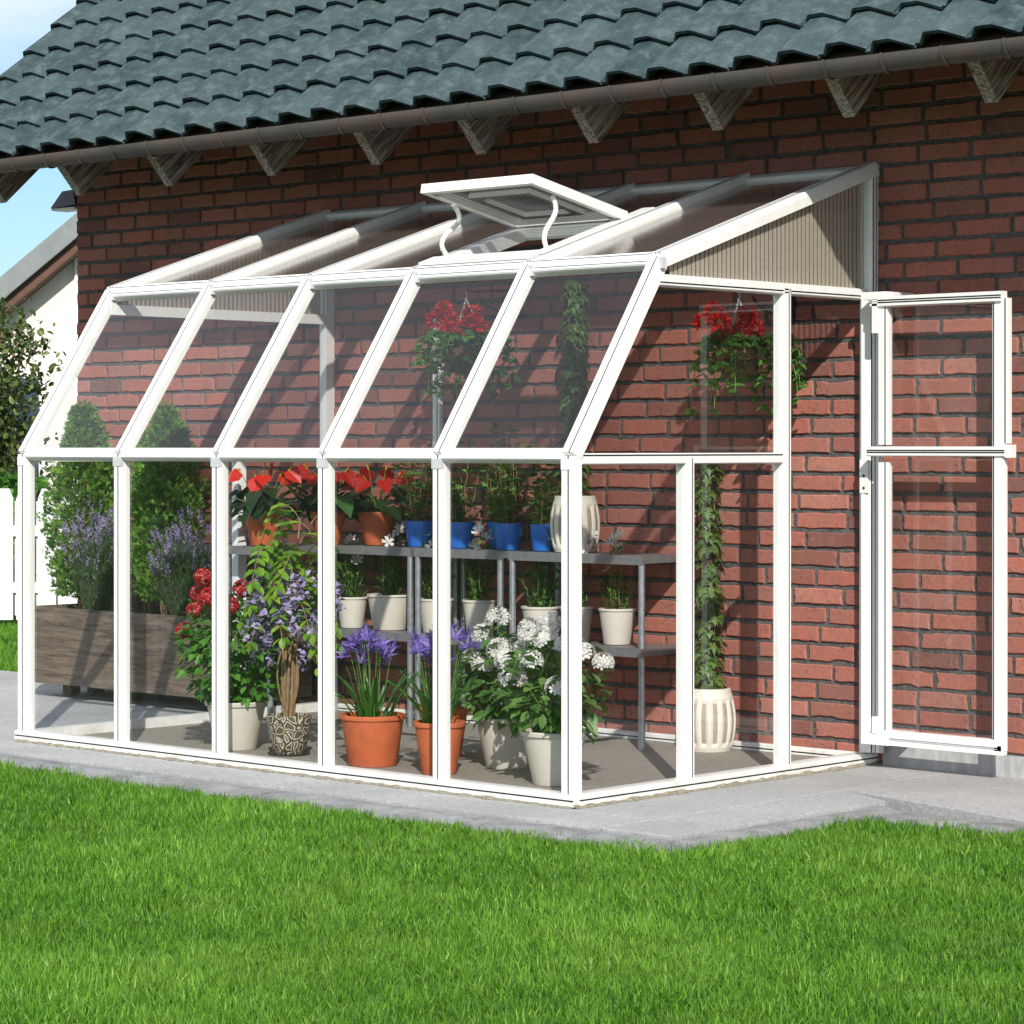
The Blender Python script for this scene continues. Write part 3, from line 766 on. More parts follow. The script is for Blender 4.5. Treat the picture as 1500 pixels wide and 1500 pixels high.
# roof sheets (bay 4 holds the vent)
def roofp(x, y, h=0): return (x, y-h*.31, RZ+.326*y+h*.95)
VY0, VY1 = -.74, -1.27
for i in range(5):
    a, c = EX[i]+.02, EX[i+1]-.02; a2, c2 = RX[i]+.02, RX[i+1]-.02
    def lx(t, l, r): return l+(r-l)*t
    if i != 3:
        q = [roofp(a, EY+.02), roofp(c, EY+.02), roofp(c2, -.02), roofp(a2, -.02)]
    else:
        q = [roofp(a, VY0+.02), roofp(c, VY0+.02), roofp(c2, -.02), roofp(a2, -.02)]
    n = Vector((0, -.31, .95))*.008; qb = [tuple(Vector(p_)-n) for p_ in q]
    b = MB(); b.add(q+qb, [(0, 1, 2, 3), (7, 6, 5, 4), (0, 4, 5, 1), (1, 5, 6, 2), (2, 6, 7, 3), (3, 7, 4, 0)]); b.build('roof_sheet', 'roofpoly', gh)
# end glass
def yslope(zz): return D+(EY-D)*(zz-ZK)/(EZ-ZK)
for X0, sg in ((W, 1), (0, -1)):
    x = X0
    pane('glass_pane', [(x, D+.02, .04), (x, Y1-.02, .04), (x, Y1-.02, ZK-.03), (x, D+.02, ZK-.03)])
    pane('glass_pane', [(x, Y1+.02, .04), (x, Y2-.02, .04), (x, Y2-.02, ZK-.03), (x, Y1+.02, ZK-.03)])
    pane('glass_pane', [(x, D+.03, ZK+.005), (x, (Y2-.02 if sg > 0 else Y2), ZK+.005), (x, (Y2-.02 if sg > 0 else Y2), GZ-.02), (x, yslope(GZ)+.02, GZ-.02)])
    if sg < 0:
        pane('glass_pane', [(x, Y2+.02, .04), (x, -.05, .04), (x, -.05, ZK-.03), (x, Y2+.02, ZK-.03)])
        pane('glass_pane', [(x, Y2, ZK+.005), (x, -.05, ZK+.005), (x, -.05, GZ-.02), (x, Y2, GZ-.02)])
    # corrugated gable sheet : alternating proud ribs
    b = MB(); y = -1.30; k = 0
    while y < -.055:
        y1 = min(y+.0265, -.05)
        z0 = GZ+.015; za, zb = RZ+.326*y-.03, RZ+.326*y1-.03
        if zb > z0+.005:
            za = max(za, z0+.001)
            b.add([(x+.004*sg, y, z0), (x+.004*sg, y1-.006, z0), (x+.004*sg, y1-.006, zb), (x+.004*sg, y, za)], [(0, 1, 2, 3)], 0)
            b.add([(x+.004*sg, y1-.006, z0), (x-.006*sg, y1-.003, z0), (x+.004*sg, y1, z0), (x+.004*sg, y1, zb), (x-.006*sg, y1-.003, zb), (x+.004*sg, y1-.006, zb)], [(0, 1, 4, 5), (1, 2, 3, 4)], 1)
        y = y1
    b.build('ribbed_gable_sheet', ['gablepoly', 'gablerib'], gh)

# roof vent : curb on the roof, raised flap, screen, inner frame and arms
vx0, vx1 = EX[3]+.028, EX[4]-.03
curb = MB()
for (A_, B_) in (((vx0, VY1), (vx1, VY1)), ((vx0, VY0), (vx1, VY0))):
    curb.prism([(-.03, -.02), (.03, -.02), (.03, .035), (-.03, .035)], roofp(A_[0], A_[1]), roofp(B_[0], B_[1]), (0, .95, .31), (0, -.31, .95))
for xx in (vx0+.02, vx1-.02):
    curb.prism([(-.02, -.02), (.02, -.02), (.02, .033), (-.02, .033)], roofp(xx, VY1+.03), roofp(xx, VY0-.03), (1, 0, 0), (0, -.31, .95))
curb.build('vent_curb', 'pvc', gh)
b = MB(); b.prism([(-.045, .0), (.05, .0), (.05, .012), (-.045, .012)], roofp(vx0-.02, VY1-.02, .036), roofp(vx1+.01, VY1-.02, .036), (0, .95, .31), (0, -.31, .95)); b.build('vent_flashing', 'pvc', gh)
b = MB(); b.prism([(-.03, .0), (.035, .0), (.035, .006), (-.03, .006)], roofp(vx1+.0, VY1, .036), roofp(vx1+.0, VY0+.15, .036), (1, 0, 0), (0, -.31, .95)); b.build('vent_flashing', 'pvc', gh)
H0 = Vector(roofp(0, VY0, .05)); H1 = Vector((0, -1.325, 2.335))      # hinge line and free edge (y,z)
e = (H1-H0); Lf = e.length; e.normalize(); nf = Vector((0, e.z, -e.y)); nf = nf if nf.z > 0 else -nf
def vp(x, s_, h=0): return tuple(Vector((x, 0, 0))+H0+e*s_+nf*h)
flap = MB(); x0, x1 = vx0-.025, vx1+.02
def vbox(mb, xa, xb, sa_, sb, ha, hb, mat=0):
    vs = [vp(xa, sa_, ha), vp(xb, sa_, ha), vp(xb, sb, ha), vp(xa, sb, ha), vp(xa, sa_, hb), vp(xb, sa_, hb), vp(xb, sb, hb), vp(xa, sb, hb)]
    mb.add(vs, [(0,3,2,1),(4,5,6,7),(0,1,5,4),(1,2,6,5),(2,3,7,6),(3,0,4,7)], mat)
vbox(flap, x0, x1, 0, .028, -.024, .014); vbox(flap, x0, x1, Lf-.028, Lf, -.024, .014)
vbox(flap, x0, x0+.028, .028, Lf-.028, -.024, .014); vbox(flap, x1-.028, x1, .028, Lf-.028, -.024, .014)
vo_ = flap.build('vent_flap', 'pvc', gh)
b = MB(); vbox(b, x0+.03, x1-.03, .03, Lf-.03, .004, .010); b.build('vent_sheet', 'roofpoly', vo_)
b = MB()
for k in range(1, 58):
    s_ = .03+(Lf-.06)*k/58; vbox(b, x0+.03, x1-.03, s_, s_+.0016, -.022, -.0205)
for k in range(1, 16):
    xx = x0+.03+(x1-x0-.06)*k/16; vbox(b, xx, xx+.0012, .03, Lf-.03, -.0205, -.0195)
b.build('insect_screen', 'gasket', vo_)
b = MB(); vbox(b, x0+.14, x1-.14, .10, .135, -.018, .002); vbox(b, x0+.14, x1-.14, Lf-.17, Lf-.135, -.018, .002); vbox(b, x0+.14, x0+.175, .135, Lf-.17, -.018, .002); vbox(b, x1-.175, x1-.14, .135, Lf-.17, -.018, .002)
b.build('inner_frame', 'pvc', vo_)
for xx in (x0+.03, x1-.035):
    top = Vector(vp(xx, Lf*.72, -.03)); bot = Vector(roofp(xx, -1.19, .03))
    b = MB(); pts = []
    for k in range(13):
        t = k/12; q = top.lerp(bot, t); q.y += .045*math.sin(t*2*PI)*(1 if xx < 2.2 else .6); pts.append(q)
    for k in range(12):
        b.tube([pts[k], pts[k+1]], [.011, .009], 6)
    b.build('stay_arm', 'pvc', vo_)

# door, swung fully open against the wall
door = MB(); dy = -.165; dx0, dx1 = 3.362, 3.940
dr = bpy.data.objects.new('door', None); COL.objects.link(dr); dr.parent = gh; dr.location = (0, 0, 0); dr['label'] = 'open door in two leaves lying against the brick wall'
bar('door_stile', (dx0+.022, dy, 1.295), (dx0+.022, dy, 1.875), F, .046, .022, .014, groove=.3, parent=dr)
bar('door_stile', (dx0+.022, dy, .14), (dx0+.022, dy, 1.225), F, .046, .022, .014, groove=.3, parent=dr)
bar('door_stile', (dx1-.022, dy, .115), (dx1-.022, dy, 1.85), F, .05, .022, .014, groove=-.3, parent=dr)
bar('door_stile', (dx1+.006, dy+.01, 1.30), (dx1+.006, dy+.01, 1.86), F, .02, .018, .014, groove=-.0, parent=dr)
bar('door_rail', (dx0-.03, dy-.004, 1.865), (dx1-.0, dy-.004, 1.865), F, .044, .03, .02, groove=.1, both=True, parent=dr)
bar('door_rail', (dx0-.05, dy-.004, 1.268), (dx1+.016, dy-.004, 1.268), F, .040, .028, .02, groove=.1, both=True, parent=dr)
bar('door_rail', (dx0+.02, dy-.004, .138), (dx1-.02, dy-.004, .138), F, .040, .022, .02, groove=.3, parent=dr)
pane('door_glass', [(dx0+.04, dy+.004, 1.28), (dx1-.04, dy+.004, 1.28), (dx1-.04, dy+.004, 1.85), (dx0+.04, dy+.004, 1.85)], parent=dr)
pane('door_glass', [(dx0+.04, dy+.004, .145), (dx1-.04, dy+.004, .145), (dx1-.04, dy+.004, 1.24), (dx0+.04, dy+.004, 1.24)], parent=dr)
b = MB(); b.prism([(-.018, -.018), (.018, -.018), (.022, 0), (.018, .018), (-.018, .018)], (dx0-.03, dy-.004, .117), (dx1+.0, dy-.004, .117), (0, 1, 0), (0, 0, 1)); b.build('drip_rail', 'pvc', dr)
b = MB(); b.box((dx0-.075, dy-.03, .098), (dx0+.055, .0, .143)); b.box((dx0-.02, dy-.034, .143), (dx0+.005, dy-.01, .21)); b.build('hinge', 'pvc', dr)
b = MB(); b.box((dx0-.075, dy-.03, 1.875), (dx0+.045, .0, 1.905)); b.box((dx0-.02, dy-.034, 1.74), (dx0+.005, dy-.01, 1.875)); b.build('hinge', 'pvc', dr)
b = MB(); b.box((dx1+.012, dy-.02, 1.245), (dx1+.038, dy+.02, 1.295)); b.build('door_catch', 'pvc', dr)
bar('jamb', (3.240, -.075, .05), (3.240, -.075, 1.90), (.3, -1, 0), .062, .02, .02, groove=.3)
bar('jamb', (3.290, -.075, .05), (3.290, -.075, 1.90), (0, -1, 0), .028, .004, .014, groove=.3, mat2='pvc_clip')
b = MB(); b.box((3.215, -.103, 1.10), (3.255, -.094, 1.235))
for zz in (1.12, 1.17): b.tube([(3.235, -.105, zz), (3.235, -.103, zz)], .006, 8, 1)
b.build('latch_plate', ['pvc', 'gasket'], gh)

# ------------------------------------------------------------------ shelving
def shelf_unit(x0, x1, y0, y1, label, rods=0):
    t = thing('metal_shelving', ((x0+x1)/2, (y0+y1)/2, 0), label, 'shelving', 'grey metal plant shelving units')
    hx, hy = (x1-x0)/2, (y1-y0)/2
    for zt in (.822, .43):
        b = MB(); b.box((-hx, -hy, zt-.03), (hx, hy, zt)); b.box((-hx-.003, -hy-.003, zt-.036), (hx+.003, -hy+.01, zt+.003)); b.build('shelf', 'shelf', t)
    for sx_ in (-1, 1):
        for sy in (-1, 1):
            b = MB(); b.tube([(sx_*(hx-.012), sy*(hy-.012), 0.004), (sx_*(hx-.012), sy*(hy-.012), .80)], .0145, 10)
            b.tube([(sx_*(hx-.012), sy*(hy-.012), .36), (sx_*(hx-.012), sy*(hy-.012), .365)], .0158, 10)
            b.build('leg', 'galv', t, smooth=True)
    return t
shelf_unit(.05, .37, -.74, -.36, 'narrow grey metal shelving along the far glass end under red anthuriums')
shelf_unit(.05, .885, -.345, -.02, 'grey metal shelving in the far corner holding the third red anthurium')
shelf_unit(.912, 1.450, -.345, -.02, 'middle grey metal shelving by the wall below the blue pots')
shelf_unit(1.500, 2.268, -.345, -.02, 'right-hand grey metal shelving by the wall carrying the ribbed cream urn')

# ------------------------------------------------------------------ pots
def pot(t, rt_, rb, h, mat, rim=.008, rimh=.02, soil=True, label=None):
    b = MB()
    b.lathe([(0, 0), (rb*.97, 0), (rb, .004), (rb+(rt_-rb)*.9, h-rimh), (rt_+rim*.6, h-rimh+.002), (rt_+rim, h-.004), (rt_+rim*.7, h), (rt_-.006, h), (rt_-.010, h-.03), (rt_-.014, h-.03)], seg=40)
    o = b.build('pot', mat, t, smooth=True)
    if soil:
        s = MB(); ring = 40; vs = [(0, 0, h-.018)]
        for q in (.5, 1):
            for k in range(ring): a = 2*PI*k/ring; vs.append(((rt_-.009)*q*math.cos(a), (rt_-.009)*q*math.sin(a), h-.022+random.uniform(-.003, .005)))
        fs = [(0, 1+k, 1+(k+1) % ring) for k in range(ring)]+[(1+k, 1+ring+k, 1+ring+(k+1) % ring, 1+(k+1) % ring) for k in range(ring)]
        s.add(vs, fs); s.build('soil', 'soil', t)
    return o
def urn(t, h=.245, r=.108):
    b = MB(); prof = []
    K = 14
    def rad(z): u = z/h; return r*(.74+.26*math.sin(PI*min(1, max(0, (u*.98+.10)))*.92)**1.0) if u < .9 else r*.74
    def rad(z):
        u = z/h; return r*(.78+.22*math.sin(PI*min(max((u+.02)/1.0, 0), 1))**.8)
    zs = np.linspace(0, h, 15); seg = 70; nr = 14
    vs = []; 
    for z_ in zs:
        rr = rad(z_)
        if z_ > h*.93: rr = r*.80
        for k in range(seg):
            ph = k % 5; inner = (ph in (2, 3, 4)) and (.12*h < z_ < .82*h)
            q = rr-(.006 if inner else 0); a = 2*PI*k/seg; vs.append((q*math.cos(a), q*math.sin(a), z_))
    n = len(zs); base = b.n; b.add(vs, [])
    for i in range(n-1):
        for k in range(seg):
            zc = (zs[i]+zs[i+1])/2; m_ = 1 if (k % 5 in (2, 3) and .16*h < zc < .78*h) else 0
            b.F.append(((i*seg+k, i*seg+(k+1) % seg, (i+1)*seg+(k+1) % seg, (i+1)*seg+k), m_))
    b.lathe([(r*.80, h), (r*.70, h+.002), (r*.66, h-.03), (.0, h-.03)], seg=40); b.lathe([(0, 0.001), (r*.8, 0.001)], seg=40)
    return b.build('pot', ['urn', 'urn_slot'], t)
def tri_stem(mb, p0, p1, r=.003, sag=.0, seg=5, mat=0, wob=.0):
    p0, p1 = Vector(p0), Vector(p1); pts = []
    for i in range(seg+1):
        t = i/seg; q = p0.lerp(p1, t); q.z += sag*math.sin(t*PI); q.x += random.gauss(0, wob); q.y += random.gauss(0, wob) if 0 < i else 0; pts.append(q)
    mb.tube(pts, [r*(1-.5*i/seg) for i in range(seg+1)], 5, mat); return pts

def anthurium(x, y, z, label, seed, r=.097):
    random.seed(seed)
    t = thing('potted_anthurium', (x, y, z), label, 'potted plant', 'red anthuriums in tapered terracotta pots')
    b = MB(); b.lathe([(0, 0), (r*.56, 0), (r*.6, .006), (r*.93, .14), (r*.97, .150), (r*.95, .157), (r*.88, .157), (r*.86, .13), (0, .13)], seg=36); b.build('pot', 'terracotta', t, smooth=True)
    st = MB(); lf = MB(); fw = MB(); sp = MB()
    for k in range(30):
        az = random.random()*2*PI; ln = random.uniform(.35, 1.35); l = random.uniform(.09, .2)
        p0 = (random.uniform(-.02, .02), random.uniform(-.02, .02), .14)
        tip = Vector((math.cos(az)*math.sin(ln)*l, math.sin(az)*math.sin(ln)*l, .14+math.cos(ln)*l*.95))
        tri_stem(st, p0, tip, .003, .015)
        d = Vector((math.cos(az), math.sin(az), random.uniform(-.9, -.1))); n = Vector((-d.x*d.z*-1*.5, 0, 0))+Vector((math.cos(az)*.4, math.sin(az)*.4, 1))
        lf.scatter(T_OV if k % 2 else T_HEART, [tip], [d], [n], random.uniform(.10, .155), random.uniform(.075, .115))
    for k in range(16):
        strap(lf, (0, 0, .14), random.random()*2*PI, random.uniform(.15, .22), .016, random.uniform(.5, 1.3), 1.2)
    for k in range(7):
        az = k*2*PI/7+random.uniform(-.3, .3)+2.2; l = random.uniform(.05, .11); hz = random.uniform(.30, .37)
        tip = Vector((math.cos(az)*l*1.2, math.sin(az)*l*1.2, hz)); tri_stem(st, (0, 0, .14), tip, .003)
        d = Vector((math.cos(az)*.8, math.sin(az)*.8, -.7+random.uniform(-.3, .3)))
        fw = MB(); fw.scatter(T_HEART, [tip], [d], [Vector((.75+random.gauss(0, .25), -.75+random.gauss(0, .25), .55))], .088, .10); fo_ = fw.build('flower', 'f_red', t)
        sp = MB(); sp.tube([tip, tip+Vector((math.cos(az)*.02, math.sin(az)*.02, .022))], [.004, .002], 6); sp.build('flower_spike', 'f_yellow', fo_)
    st.build('stems', 'greenstem', t); lf.build('leaves', 'lf_dark', t)
anthurium(.20, -.63, .825, 'red anthurium in terracotta pot standing left of the other two anthuriums on top shelf', 1)
anthurium(.335, -.34, .825, 'red anthurium in terracotta pot half hidden by white post, middle of three', 2, .09)
anthurium(.52, -.2, .825, 'red anthurium in terracotta pot nearest the blue pots', 3)

def bluepot(x, y, label, seed, hgt=.3, yellow=False, r=.066):
    random.seed(seed)
    t = thing('potted_fern', (x, y, .825), label, 'potted plant', 'ferny plants in blue pots on the top shelf')
    b = MB(); h = .118; b.lathe([(0, 0), (r*.74, 0), (r*.80, .008), (r*.94, h*.55), (r*1.0, h-.004), (r*.99, h), (r*.92, h), (r*.88, h-.02), (0, h-.02)], seg=36); b.build('pot', 'blue', t, smooth=True)
    st = MB(); lf = MB(); fl_ = MB()
    for k in range(12):
        az = random.random()*2*PI; sp = random.uniform(.02, .10); H = hgt*random.uniform(.35, 1.0)
        p = tri_stem(st, (math.cos(az)*.02, math.sin(az)*.02, h-.03), (math.cos(az)*sp, math.sin(az)*sp, h+H), .0022, 0, 6, wob=.004)
        for j in range(1, 7):
            q = p[j]
            for m_ in range(5):
                a2 = random.random()*2*PI; d = Vector((math.cos(a2), math.sin(a2), random.uniform(-.1, .7)))
                lf.scatter(T_SPRAY, [q], [d], [(random.gauss(0, .3), random.gauss(0, .3), 1)], random.uniform(.035, .062))
        if yellow and H > hgt*.6:
            c = p[-1]; P_, d_ = blob_pts(26, c+Vector((0, 0, .012)), (.03, .03, .010), .2)
            fl_.scatter(T_STAR5, P_, [(random.gauss(0, .2), random.gauss(0, .2), 1) for _ in P_], [(1, 0, 0)]*26, .0055)
    st.build('stems', 'stem', t); lf.build('leaves', 'lf_fern', t)
    if fl_.n: fl_.build('flowers', 'f_yellow', t)
bluepot(.798, -.2, 'feathery green plant in blue pot, leftmost of the blue pots beside the anthuriums', 11, .38, True)
bluepot(1.066, -.2, 'dense feathery plant in blue pot just right of a white glazing post', 12, .36)
bluepot(1.20, -.085, 'blue pot with fern set back behind its neighbour against the bricks', 13, .28, True, .058)
bluepot(1.364, -.2, 'yellow-flowered ferny plant in blue pot at the middle of the shelf', 14, .44, True)
bluepot(1.575, -.2, 'leafy fern in blue pot partly hidden by the ribbed cream urn', 15, .38, True, .06)

def ivy_column(t, z0, H, r, seed, lsize=.05, n=420):
    random.seed(seed)
    b = MB(); pts = [(random.gauss(0, .003), random.gauss(0, .003), z0+(H)*i/8) for i in range(9)]; b.tube(pts, [.02*(1-.35*i/8) for i in range(9)], 9); b.build('moss_pole', 'moss', t)
    st = MB()
    for k in range(4):
        a0 = random.random()*6; pts = [(.026*math.cos(a0+i*.55), .026*math.sin(a0+i*.55), z0+H*i/22) for i in range(23)]; st.tube(pts, .0022, 4)
    st.build('vines', 'stem', t)
    lf = MB(); zz = z0+H*rng.random(n); az = rng.random(n)*2*PI; rr = r*(.45+.55*rng.random(n))*(1-.25*(zz-z0)/H)
    P = np.stack([np.cos(az)*rr, np.sin(az)*rr, zz], 1)
    Dd = np.stack([np.cos(az), np.sin(az), -.9-rng.random(n)*.8], 1)+rng.normal(0, .25, (n, 3)); Nn = np.stack([np.cos(az), np.sin(az), .8+0*az], 1)+rng.normal(0, .2, (n, 3))
    lf.scatter(T_IVY, P, Dd, Nn, lsize*(.6+.6*rng.random(n)), lsize*(.6+.4*rng.random(n)))
    for _ in range(10):
        q = Vector((0, 0, z0+random.random()*H)); a = random.random()*6; 
    lf.build('leaves', 'lf_ivy', t)
t = thing('ivy_urn', (1.745, -.18, .825), 'ribbed cream urn with tall climbing ivy standing on the shelving top', 'potted plant', 'ribbed cream urns with climbing ivy')
urn(t, .245, .112); ivy_column(t, .21, .98, .064, 21, n=560)
t = thing('ivy_urn', (2.462, -.14, .004), 'ribbed cream urn with tall climbing ivy standing on the floor beside the shelving', 'potted plant', 'ribbed cream urns with climbing ivy')
urn(t, .262, .118); ivy_column(t, .23, 1.0, .068, 22, n=520)

def bucket(x, y, label, seed, r=.082, h=.145, z=.433, nfl=4):
    random.seed(seed)
    t = thing('potted_lily', (x, y, z), label, 'potted plant', 'white flowers in cream buckets on the lower shelf')
    pot(t, r*.94, r*.70, h, 'cream', .004, .012)
    st = MB(); lf = MB(); nfl += 3
    for k in range(17):
        az = random.random()*2*PI; sp = random.uniform(.01, .11); H = random.uniform(.09, .24) if k >= nfl else random.uniform(.17, .32)
        p = tri_stem(st, (math.cos(az)*.03, math.sin(az)*.03, h-.03), (math.cos(az)*sp, math.sin(az)*sp, h+H), .0022, 0, 6, wob=.003)
        for j in range(1, 6):
            for m_ in range(4):
                a2 = random.random()*2*PI; lf.scatter(T_NAR, [p[j]], [(math.cos(a2), math.sin(a2), random.uniform(.2, 1.1))], [(0, 0, 1)], random.uniform(.035, .065), random.uniform(.06, .09))
        if k < nfl:
            d = Vector((random.gauss(0, .5)+.4, random.gauss(0, .5)-.5, 1)); fw = MB(); fw.scatter(T_STAR6 if k % 2 else T_STAR5, [p[-1]], [d], [(1, 0, .2)], random.uniform(.024, .034)); fw.build('flower', 'f_white', t)
    for k in range(6): strap(lf, (random.uniform(-.04, .04), random.uniform(-.04, .04), h-.02), random.random()*6.3, random.uniform(.06, .12), .010, random.uniform(.3, .9), 1.3)
    st.build('stems', 'greenstem', t); lf.build('leaves', 'lf_fern', t)
bl = [(.385, -.235, 'cream bucket of lilies peeking out behind the third front post', .078, .145), (.620, -.215, 'widest cream bucket with white lilies on lower shelf right of the third post', .112, .165),
      (.905, -.2, 'cream bucket behind a front post below the leftmost blue pot', .085, .155), (1.185, -.2, 'cream bucket with leafy stems touching the shelf legs above white phlox', .082, .16),
      (1.555, -.2, 'cream bucket behind the white phlox heads on the lower shelf', .088, .145), (1.79, -.22, 'cream bucket half hidden by the corner post on the lower shelf', .078, .155), (2.005, -.2, 'cream bucket at the right end of the lower shelf', .084, .155)]
for i, (x, y, lb, r, h) in enumerate(bl): bucket(x, y, lb, 30+i, r, h, nfl=4 if i != 3 else 3)

# red-flowered shrub
def bushy(t, c, r, n, leafmat, lsize, seed, stems=14, base=(0, 0, .2), tmpl=T_HEART, fill=.35):
    random.seed(seed); st = MB(); lf = MB()
    P, d = blob_pts(n, c, r, fill)
    low = P[:, 2] < base[2]; P[low, 2] = base[2]+rng.random(low.sum())*.12
    Dd = d*np.array([1, 1, .3])+rng.normal(0, .45, (n, 3))+np.array([0, 0, -.25]); Nn = d*.6+np.array([0, 0, 1.0])+rng.normal(0, .35, (n, 3))
    lf.scatter(tmpl, P, Dd, Nn, lsize*(.6+.7*rng.random(n)))
    for k in range(stems):
        q = P[random.randrange(n)]; tri_stem(st, (base[0]+random.uniform(-.04, .04), base[1]+random.uniform(-.04, .04), base[2]-.03), q, .004, 0, 6, wob=.004)
    st.build('stems', 'greenstem', t); lf.build('leaves', leafmat, t); return P
t = thing('red_flower_shrub', (.955, -1.46, .004), 'leafy shrub with round red flower heads in a large cream pot', 'potted plant')
pot(t, .128, .088, .205, 'cream')
bushy(t, (.0, 0, .43), (.26, .24, .27), 1050, 'lf_bright', .042, 41)
fw = MB(); dt = MB()
for (hx, hz) in ((-.245, .47), (-.165, .565), (-.17, .635), (-.07, .66), (-.075, .71), (.0, .63), (.10, .665), (.03, .60), (.13, .60)):
    c = (hx, random.uniform(-.17, -.05), hz+.02); R_ = random.uniform(.03, .042)
    k = 120; d = sph(k); P = np.asarray(c)+d*R_
    fw.scatter(T_STAR5, P, d, np.cross(d, rng.normal(size=(k, 3))), .0115)
    fw.lathe([(.0, -.6*R_), (R_*.5, -.3*R_), (R_*.6, 0), (R_*.5, .3*R_), (0, .6*R_)], c, 10)
    dt.scatter(T_DIA, np.asarray(c)+d[::3]*R_*1.13, np.cross(d[::3], rng.normal(size=(len(d[::3]), 3))), d[::3], .0085)
fw.build('flower_heads', 'f_crimson', t); dt.build('white_florets', 'f_white', t)

# wisteria in patterned pot
t = thing('potted_wisteria', (1.275, -1.45, .004), 'lilac wisteria with lime green leaves and twisted stems in a patterned brown pot', 'potted plant')
b = MB(); b.lathe([(0, 0), (.06, 0), (.066, .006), (.083, .08), (.094, .15), (.093, .165), (.087, .165), (.082, .14), (0, .14)], seg=44); b.build('pot', 'pattern', t, smooth=True)
b = MB(); b.lathe([(0, .0), (.085, 0), (.09, .008), (.085, .006), (0, .004)], seg=30); b.build('saucer', 'lamp', t)
random.seed(52); st = MB(); lf = MB(); fw = MB()
tops = []
for k in range(9):
    a = 2*PI*k/9; r0 = .02; r1 = random.uniform(.01, .05); H = random.uniform(.55, .86); ph = random.random()*6
    pts = [(math.cos(a+i*.25)*(r0+(r1-r0)*i/10+.008*math.sin(i*1.1+ph)), math.sin(a+i*.25)*(r0+(r1-r0)*i/10), .14+H*i/10) for i in range(11)]
    st.tube(pts, [.0065-.0003*i for i in range(11)], 6); tops.append(Vector(pts[-1]))
for k in range(4):
    a = random.random()*6; pts = [(math.cos(a)*.05*math.sin(i/8*PI), math.sin(a)*.05*math.sin(i/8*PI), .14+.38*i/8) for i in range(9)]; st.tube(pts, .003, 5)
for k in range(34):   # leaf fronds
    a = random.random()*2*PI; s_ = random.uniform(.05, .2)
    p0 = random.choice(tops)+Vector((random.uniform(-.05, .05), random.uniform(-.05, .05), random.uniform(-.20, .02)))
    L_ = random.uniform(.16, .26); pts = []
    for i in range(8):
        t_ = i/7; pts.append(p0+Vector((math.cos(a)*L_*.8*t_, math.sin(a)*L_*.8*t_, .06*math.sin(t_*PI)-.42*L_*t_*t_*(1+(k % 3)*.4))))
    st.tube(pts, .0018, 4)
    for i in range(2, 8):
        d0 = (pts[i]-pts[i-1]).normalized(); sd = d0.cross(Vector((0, 0, 1))).normalized()
        for sg in (-1, 1):
            lf.scatter(T_OV, [pts[i]], [d0*.5+sd*sg+Vector((0, 0, -.25))], [(random.gauss(0, .25)+.2, random.gauss(0, .25)-.35, 1)], random.uniform(.045, .066), random.uniform(.05, .062))
    lf.scatter(T_OV, [pts[-1]], [pts[-1]-pts[-2]], [(0, -.3, 1)], .055)
for k in range(40):   # flower racemes
    a = random.random()*2*PI; r_ = random.uniform(.08, .23); top = Vector((math.cos(a)*r_, math.sin(a)*r_, random.uniform(.46, .78)))
    Lr = random.uniform(.10, .17)
    for i in range(20):
        t_ = i/20; q = top+Vector((random.gauss(0, .018*(1-t_*.6)), random.gauss(0, .018*(1-t_*.6)), -Lr*t_)); dd = Vector((random.gauss(0, 1), random.gauss(0, 1), random.uniform(-.3, .6)))
        fw.scatter(T_HEART, [q], [dd], [(random.gauss(0, 1), random.gauss(0, 1)-.5, .6)], random.uniform(.018, .030))
st.build('stems', 'stem', t); lf.build('leaves', 'lf_wist', t); fw.build('flowers', 'f_lilac', t)

# purple lilies in terracotta
def lilies(x, y, label, seed, r, rb, h, nl, nf, H=.25):
    random.seed(seed)
    t = thing('potted_lily', (x, y, .004), label, 'potted plant', 'purple lilies in terracotta pots on the floor')
    pot(t, r, rb, h, 'terracotta', .006, .02)
    lf = MB(); st = MB(); fw = MB()
    for k in range(nl):
        a = random.random()*2*PI; q = r*.6*random.random()
        strap(lf, (math.cos(a)*q, math.sin(a)*q, h-.03), a+random.uniform(-.5, .5), random.uniform(.7, 1.0)*H*1.05, random.uniform(.018, .027), random.uniform(.05, .6), random.uniform(.2, .9))
    for k in range(nf):
        a = random.random()*2*PI; sp = random.uniform(.02, .13); Hh = H*random.uniform(.85, 1.3)
        p = tri_stem(st, (math.cos(a)*.03, math.sin(a)*.03, h-.03), (math.cos(a)*sp, math.sin(a)*sp, h+Hh), .0028, 0, 6)
        for m_ in range(2):
            d = Vector((random.gauss(0, .8), random.gauss(0, .8), .9)); c = p[-1]+Vector((random.gauss(0, .022), random.gauss(0, .022), random.gauss(0, .02)))
            dn = d.normalized(); a1 = dn.orthogonal().normalized(); b1 = dn.cross(a1)
            for j in range(6):
                an = j*PI/3; o_ = a1*math.cos(an)+b1*math.sin(an)
                fw.scatter(T_NAR, [c], [dn*.8+o_*random.uniform(.5, .9)], [dn*.6-o_], random.uniform(.05, .072), .075)
    st.build('stems', 'greenstem', t); lf.build('leaves', 'lf_strap', t); fw.build('flowers', 'f_purple', t)
lilies(1.80, -1.475, 'purple lilies in the widest terracotta pot, beside the fourth front post', 61, .128, .10, .205, 28, 15)
lilies(2.20, -1.50, 'purple lilies in a slim terracotta pot cut by the shadow of a post', 62, .098, .068, .205, 30, 14, .26)
lilies(1.80, -1.06, 'terracotta pot of purple lilies standing behind the two front ones', 63, .098, .070, .20, 14, 6, .24)

